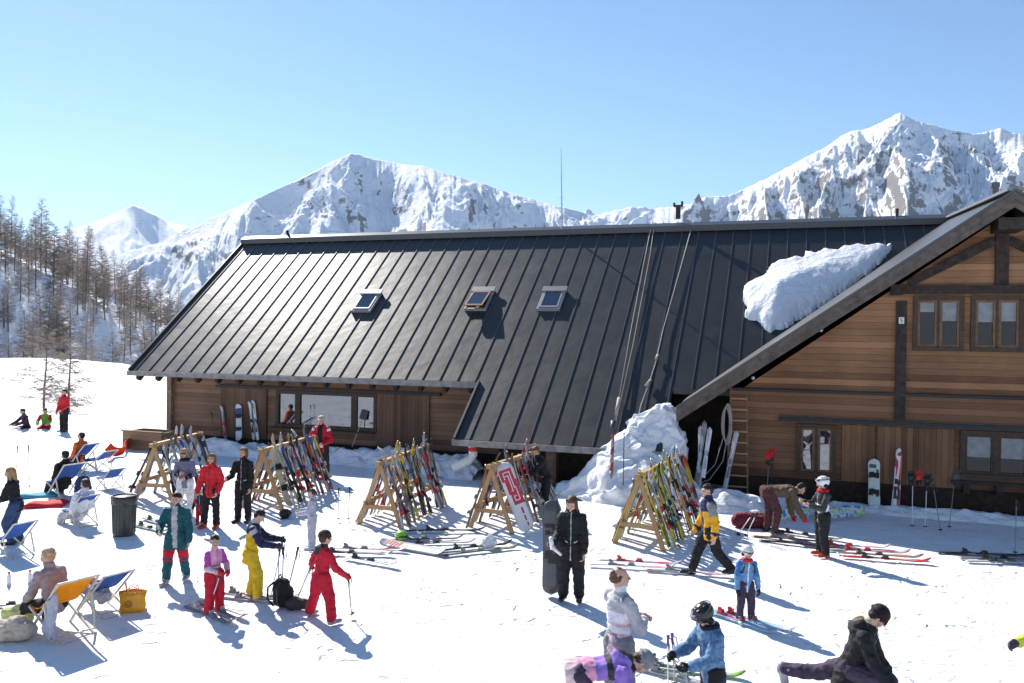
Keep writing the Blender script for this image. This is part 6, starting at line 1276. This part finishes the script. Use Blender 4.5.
for (px, py, lab) in ((9, 577, 'left'), (30, 575, 'right')):
    p = G(px, py+8); t = empty('bottle', p, 0, 'small white bottle with red cap upright in the snow, %s one of two' % lab, 'bottle', 'two small bottles'); m = MB(); m.lathe([(0.03, 0), (0.033, 0.01), (0.033, 0.14), (0.015, 0.18), (0.014, 0.19)], seg=12); m.build('bottle_body', WHITE, t, True); m = MB(); m.lathe([(0.019, 0.19), (0.019, 0.22)], seg=10); m.build('cap', RED_G, t)
def pack(px, py, mt, label, rz=0.0, s=1.0, rest=None):
    b = [((0, 0, 0.16*s), (0, 0.03, 0.36*s), 0.15*s, 0.12*s, (Vector((1, 0, 0)), 1.15), 'p'), ((0, -0.10*s, 0.12*s), (0, -0.10*s, 0.24*s), 0.09*s, 0.08*s, (Vector((1, 0, 0)), 1.2), 'p')]
    t = empty('rucksack', G(px, py), rz, label, 'rucksack'); remesh('sack', b, 0.014, [mt], None, t, 2, 0.014, px*0.1, 12)
    m = MB()
    for q in (-0.07, 0.07): m.tube([(q*s, 0.12*s, 0.42*s), (q*1.4*s, 0.22*s, 0.36*s), (q*1.5*s, 0.22*s, 0.18*s), (q*s, 0.13*s, 0.06*s)], 0.016*s, 5)
    m.tube([(-0.04*s, 0.06*s, 0.48*s), (0, 0.06*s, 0.54*s), (0.04*s, 0.06*s, 0.48*s)], 0.01*s, 5); m.build('strap', BLACK, t); return t
pack(83, 500, fb('pack_navy', (0.02, 0.05, 0.14)), 'navy and black rucksack on the snow among the blue chairs', 0.5, 1.25)
pack(283, 608, C_BLK, 'black rucksack on the snow between the yellow and red skiers', 2.6, 1.0)
soft('shoe_bag', 292, 610, [((0, 0, 0.10), (0.16, 0, 0.10), 0.10, 0.09, None, 'b')], C_DGRY, 'small charcoal bag against the black rucksack', 'bag')
def loose_helmet(px, py, mt, label, z=0.0):
    p = G(px, py); t = empty('helmet', p+Vector((0, 0, z)), rnd.uniform(0, 6), label, 'helmet'); m = MB(); m.ball((0, 0, 0.10), (0.115, 0.14, 0.115), 16); m.build('shell', mt, t, True); m = MB(); m.tube([(0.118*math.cos(a), 0.142*math.sin(a), 0.11) for a in [k/16*6.2832 for k in range(17)]], 0.016, 5); m.tube([(-0.1, 0, 0.05), (-0.12, 0.05, 0.0), (-0.03, 0.12, 0.0)], 0.01, 5); m.build('strap', BLACK, t)
loose_helmet(285, 518, H_BLK, 'black helmet lying on the snow behind the yellow skier'); loose_helmet(401, 541, mat('helmet_green', (0.25, 0.55, 0.03), 0.3, 0.5), 'bright green helmet on the snow before the middle rack')
soft('plastic_bag', 489, 548, [((-0.06, 0, 0.1), (0.06, 0, 0.12), 0.11, 0.1, None, 'b'), ((0, 0, 0.2), (0.02, 0, 0.24), 0.06, 0.05, None, 'b')], C_WHT, 'crumpled white plastic bag before the rack with red patterned board', 'bag', 0.035)
# red and teal mats, orange netting, timber box
def mat_slab(px, py, lx, ly, h, rz, mt, label, name='cushion'):
    m = MB(); n = 8; vs = []
    m.grid(lambda a, b: ((a-0.5)*lx, (b-0.5)*ly, h*(0.55+0.45*min(1, 6*min(a, 1-a, b, 1-b)))+0.02*math.sin(a*7+b*3)), 12, 8); o = m.build(name, mt, None, True, G(px, py), (0, 0, rz)); s_ = o.modifiers.new('th', 'SOLIDIFY'); s_.thickness = h*0.8; return tag(o, label, 'cushion')
mat_slab(38, 497, 0.95, 0.5, 0.10, 0.3, canvas('teal', (0.08, 0.34, 0.42)), 'flat teal cushion on the snow before the upright blue chair'); mat_slab(47, 506, 0.85, 0.6, 0.12, 0.2, canvas('red', (0.55, 0.03, 0.035)), 'flat red cushion in front of the teal one')
m = MB(); A = [G(*q) for q in ((106, 461), (114, 457), (122, 456), (130, 449), (140, 447), (150, 444))]
def net(a, b):
    i = min(4, int(a*5)); p = A[i].lerp(A[i+1], a*5-i); return (p.x+0.05*math.sin(a*20), p.y+0.1*math.sin(b*4), 0.06+0.42*b*(0.75+0.25*math.sin(a*11))+0.05*math.sin(a*17))
m.grid(net, 40, 8); o = m.build('safety_netting', canvas('net_orange', (0.72, 0.07, 0.02)), None, True); s_ = o.modifiers.new('th', 'SOLIDIFY'); s_.thickness = 0.01; tag(o, 'rumpled red orange safety netting strung left of the first rack', 'netting')
p = G(152, 448); t = empty('timber_box', p, R_(-19.3), 'open topped timber box on the snow left of the hut corner', 'timber box'); BX = wood('box_timber', (0.14, 0.08, 0.04), (0.30, 0.19, 0.11), 'z', 0.16)
m = MB(); m.bb(-0.85, 0.85, -0.5, -0.44, -0.1, 0.62); m.bb(-0.85, -0.79, -0.438, 0.5, -0.1, 0.62); m.bb(0.79, 0.85, -0.438, 0.5, -0.1, 0.62); m.bb(-0.788, 0.788, 0.44, 0.5, -0.1, 0.62); m.build('side_board', BX, t); m = MB(); m.bb(-0.9, 0.9, -0.55, -0.42, 0.622, 0.66); m.build('rim', BX, t)
# skis lying about and poles stuck in the snow
GL = 'skis lying on the snow'
lay_ski(G(446, 533), 4, 1.7, 'black', 'grey', 'black', 'black', 'black ski lying before the rack with the red patterned board', GL, 0.05)
lay_ski(G(425, 541), 8, 1.6, 'grey', 'brown', 'black', 'brown', 'brown and grey ski lying right of the green helmet', GL); lay_ski(G(437, 545), 10, 1.6, 'silver', 'white', 'brown', 'black', 'silver ski lying right of the green helmet', GL)
lay_ski(G(474, 549), 24, 1.65, 'black', 'brown', 'grey', 'black', 'dark ski lying slantwise near the white plastic bag', GL); lay_ski(G(481, 553), 25, 1.65, 'grey', 'green', 'black', 'grey', 'grey ski lying slantwise near the white plastic bag', GL)
lay_ski(G(365, 551), -6, 1.7, 'white', 'red', 'grey', 'grey', 'white and red ski lying beside the long board', GL); lay_ski(G(352, 555), -4, 1.65, 'grey', 'silver', 'black', 'black', 'grey ski lying in front of the long board', GL); lay_ski(G(371, 563), -28, 1.2, 'silver', 'black', 'white', 'black', 'short silver ski lying crooked in front of the long board', GL)
p = G(414, 548); m = MB()
for k, (x0, x1) in enumerate(((-0.10, 0.08), (-0.06, 0.10), (-0.1, 0.1), (-0.1, 0.06), (-0.09, 0.1))): m.bb(x0, x1, 0.0145, 0.018, 1.05+k*0.075, 1.095+k*0.075)
d = (G(448, 555)-G(385, 545)).normalized(); board(G(446, 556)+Vector((0, 0, 0.05)), -d+Vector((0, 0, 0.015)), (0, -0.25, 1), 1.55, mat('board_ash', (0.30, 0.31, 0.32), 0.4, 0.5, scale=1.3, col2=(0.6, 0.6, 0.6)), 'grey and white snowboard with red marks lying on the snow', None, 0.29, [('red_marks', m, RED_G)], False)
for i, (px, py, ang, c, lab) in enumerate(((632, 568, -8, ('white', 'pink', 'silver'), 'white and pink ski lying in front of the crowded rack'), (640, 564, -9, ('silver', 'red', 'white'), 'silver ski with red marks lying close to the crowded rack'), (690, 574, -14, ('white', 'pink', 'grey'), 'thin pinkish ski lying between the crowded rack and the walking man'))): lay_ski(G(px, py), ang, 1.6, *c, 'red' if 'silver' in lab else 'grey', lab, GL)
for (px, py, ang, c, b_, lab) in ((850, 548, -6, ('white', 'pink', 'grey'), 'red', 'white and pink ski lying farthest back by the gable shade'), (868, 553, -9, ('silver', 'red', 'white'), 'red', 'silver ski with red binding lying behind the others by the shade'), (880, 557, -12, ('grey', 'orange', 'silver'), 'brown', 'grey ski with brown binding lying right of the white helmet child'), (886, 561, -13, ('red', 'silver', 'white'), 'black', 'reddish ski lying nearest on the lit snow by the shade'), (800, 546, -22, ('black', 'red', 'grey'), 'black', 'black ski lying in front of the bending man'), (792, 541, -18, ('brown', 'red', 'black'), 'brown', 'brown ski lying close to the bending man'), (806, 537, -30, ('grey', 'black', 'silver'), 'black', 'grey ski lying between the bending man and white helmet child')): lay_ski(G(px, py), ang, 1.6, *c, b_, lab, GL)
lay_ski(G(985, 556), -5, 1.8, 'black', 'grey', 'silver', 'black', 'black ski lying at the right edge of the shade', GL); lay_ski(G(1005, 561), -4, 1.7, 'grey', 'silver', 'black', 'black', 'grey ski lying at the right edge, nearer one', GL); lay_ski(G(1012, 564), -3, 1.7, 'silver', 'white', 'grey', 'black', 'silver ski lying at the right edge, nearest one', GL)
lay_ski(G(685, 672), -18, 1.5, 'green', 'silver', 'grey', 'grey', 'green ski lying left of the black helmet child', GL); lay_ski(G(684, 682), -34, 1.5, 'silver', 'grey', 'green', 'grey', 'silver ski lying across the green one', GL)
lay_ski(G(12, 607), 20, 1.5, 'grey', 'silver', 'black', 'black', 'grey ski lying at the left picture edge', GL); lay_ski(G(158, 524), -40, 1.4, 'grey', 'black', 'white', 'black', 'grey ski lying at the foot of the first rack', GL); lay_ski(G(150, 530), -38, 1.3, 'silver', 'black', 'white', 'black', 'silver ski lying at the foot of the first rack', GL)
def stick(x0, y0, x1, y1, c, label, lean=0.05, grip=BLACK): b = G(x0, y0); return pole(b, b+Vector(((x1-x0)/F*b.y, lean, (y0-y1)/F*b.y)), c, label, 'ski poles stuck in the snow', grip)
stick(338, 522, 338, 488, 'silver', 'left one of two thin poles beside the middle rack'); stick(348, 522, 349, 487, 'silver', 'right one of two thin poles beside the middle rack')
stick(16, 480, 16, 446, 'silver', 'left one of two thin poles beyond the blond woman'); stick(29, 480, 27, 445, 'silver', 'right one of two thin poles beyond the blond woman')
PG = mat('grip_purple', (0.16, 0.08, 0.30), 0.5); stick(668, 692, 668, 636, 'white', 'purple gripped ski pole stuck in the snow, left one', 0.05, PG); stick(675, 690, 672, 634, 'silver', 'purple gripped ski pole stuck in the snow, right one', 0.05, PG)
stick(282, 606, 282, 547, 'grey', 'grey pole standing behind the black rucksack'); stick(284, 606, 297, 547, 'black', 'black pole leaning right behind the black rucksack')
def held(hand, foot_px, c, label, ln=None, grip=BLACK):
    b = G(*foot_px); d = (hand-b); d.normalize(); pole(b, hand+d*0.06, c, label, 'ski poles held by people', grip)
held(yp['hand'][-1], (270, 601), 'silver', 'silver pole held by the yellow skier, left one'); held(yp['hand'][1], (278, 604), 'silver', 'silver pole held by the yellow skier, right one')
held(rp['hand'][-1], (294, 606), 'grey', 'pole held in the left hand of the red suited child'); held(rp['hand'][1], (352, 618), 'grey', 'pole held in the right hand of the red suited child'); held(gp['hand'][1], (207, 614), 'white', 'pole held by the girl in pink jacket')
held(bp_['hand'][-1], (694, 706), 'silver', 'pole held by the black helmet child, left one'); held(bp_['hand'][1], (706, 712), 'silver', 'pole held by the black helmet child, right one')
held(G(752, 515, 0.55), (737, 536), 'white', 'white pole slanting from the bending man, left one'); held(G(756, 515, 0.55), (745, 538), 'white', 'white pole slanting from the bending man, right one')
b = G(676, 548); pole(b, G(702, 545)+Vector((0, 0, 0.35)), 'silver', 'silver pole lying aslant by the crowded rack', 'ski poles lying aslant')
# colourful boards in the shade at the foot of the gable bank, red bag
def splash(key):
    m = bpy.data.materials.new(key); m.use_nodes = True; t = m.node_tree; b = t.nodes['Principled BSDF']; tc = t.nodes.new('ShaderNodeTexCoord'); n = t.nodes.new('ShaderNodeTexNoise'); n.inputs['Scale'].default_value = 5; n.inputs['Detail'].default_value = 2; t.links.new(tc.outputs['Object'], n.inputs['Vector'])
    r = t.nodes.new('ShaderNodeValToRGB'); r.color_ramp.interpolation = 'CONSTANT'; e = r.color_ramp.elements; e[0].color = (0.04, 0.25, 0.55, 1); e[1].position = 0.42; e[1].color = (0.6, 0.65, 0.7, 1)
    for q, c in ((0.5, (0.55, 0.60, 0.10)), (0.55, (0.10, 0.40, 0.65)), (0.62, (0.6, 0.62, 0.66)), (0.68, (0.55, 0.06, 0.10))): z = e.new(q); z.color = (*c, 1)
    t.links.new(n.outputs['Fac'], r.inputs[0]); t.links.new(r.outputs[0], b.inputs['Base Color']); b.inputs['Roughness'].default_value = 0.4; return m
SPL = splash('splashed_colours')
for (x0, y0, x1, y1, lab) in ((782, 523, 815, 521, 'blue and yellow splashed snowboard lying left of the white helmet child'), (826, 523, 861, 519, 'pale blue splashed snowboard lying right of the white helmet child')):
    a = G(x0, y0); b = G(x1, y1); d = (b-a).normalized(); board(a+Vector((0, 0, 0.22))-d*0.25, d, Vector((0, -1, 0.55)), 1.4, SPL, lab, None, 0.30, None, False)
soft('sports_bag', 752, 528, [((-0.3, 0, 0.17), (0.3, 0, 0.17), 0.17, 0.17, None, 'b')], fb('maroon', (0.16, 0.02, 0.035)), 'maroon sports bag on the snow behind the bending man', 'bag')
soft('seat_cushion', 612, 470, [((0, 0, 0.1), (0.02, 0, 0.1), 0.02, 0.02, None, 'b')], C_BLK, 'small dark lump', 'bag') if False else None
soft('dark_glove_pair', 350, 470, [((0, 0, 0.05), (0.16, 0, 0.05), 0.05, 0.05, None, 'b')], C_BLK, 'dark glove dropped below the terrace window', 'glove') if False else None
p = G(341, 462); m = MB(); m.lathe([(0.02, 0.0), (0.20, 0.015), (0.24, 0.05), (0.245, 0.06), (0.2, 0.03), (0.02, 0.012)], seg=24, axis=Matrix.Rotation(R_(62), 3, 'X')); o = m.build('bob_sled', mat('sled_ochre', (0.45, 0.34, 0.04), 0.5, 0.4), None, True, p+Vector((0, 0, 0.22))); tag(o, 'round ochre snow slider standing behind the man in red and white', 'snow slider')
# ------------------------------------------------------------------ air
m = MB(); m.bb(-16000, 16000, -16000, 16000, -900, 3200)
hm = bpy.data.materials.new('mountain_air'); hm.use_nodes = True; t = hm.node_tree
for q in list(t.nodes):
    if q.type == 'BSDF_PRINCIPLED': t.nodes.remove(q)
pv = t.nodes.new('ShaderNodeVolumePrincipled'); pv.inputs['Color'].default_value = (0.50, 0.72, 1.0, 1); pv.inputs['Density'].default_value = 0.000026; pv.inputs['Anisotropy'].default_value = 0.2
t.links.new(pv.outputs[0], t.nodes['Material Output'].inputs['Volume'])
tag(m.build('haze', hm), kind='stuff')
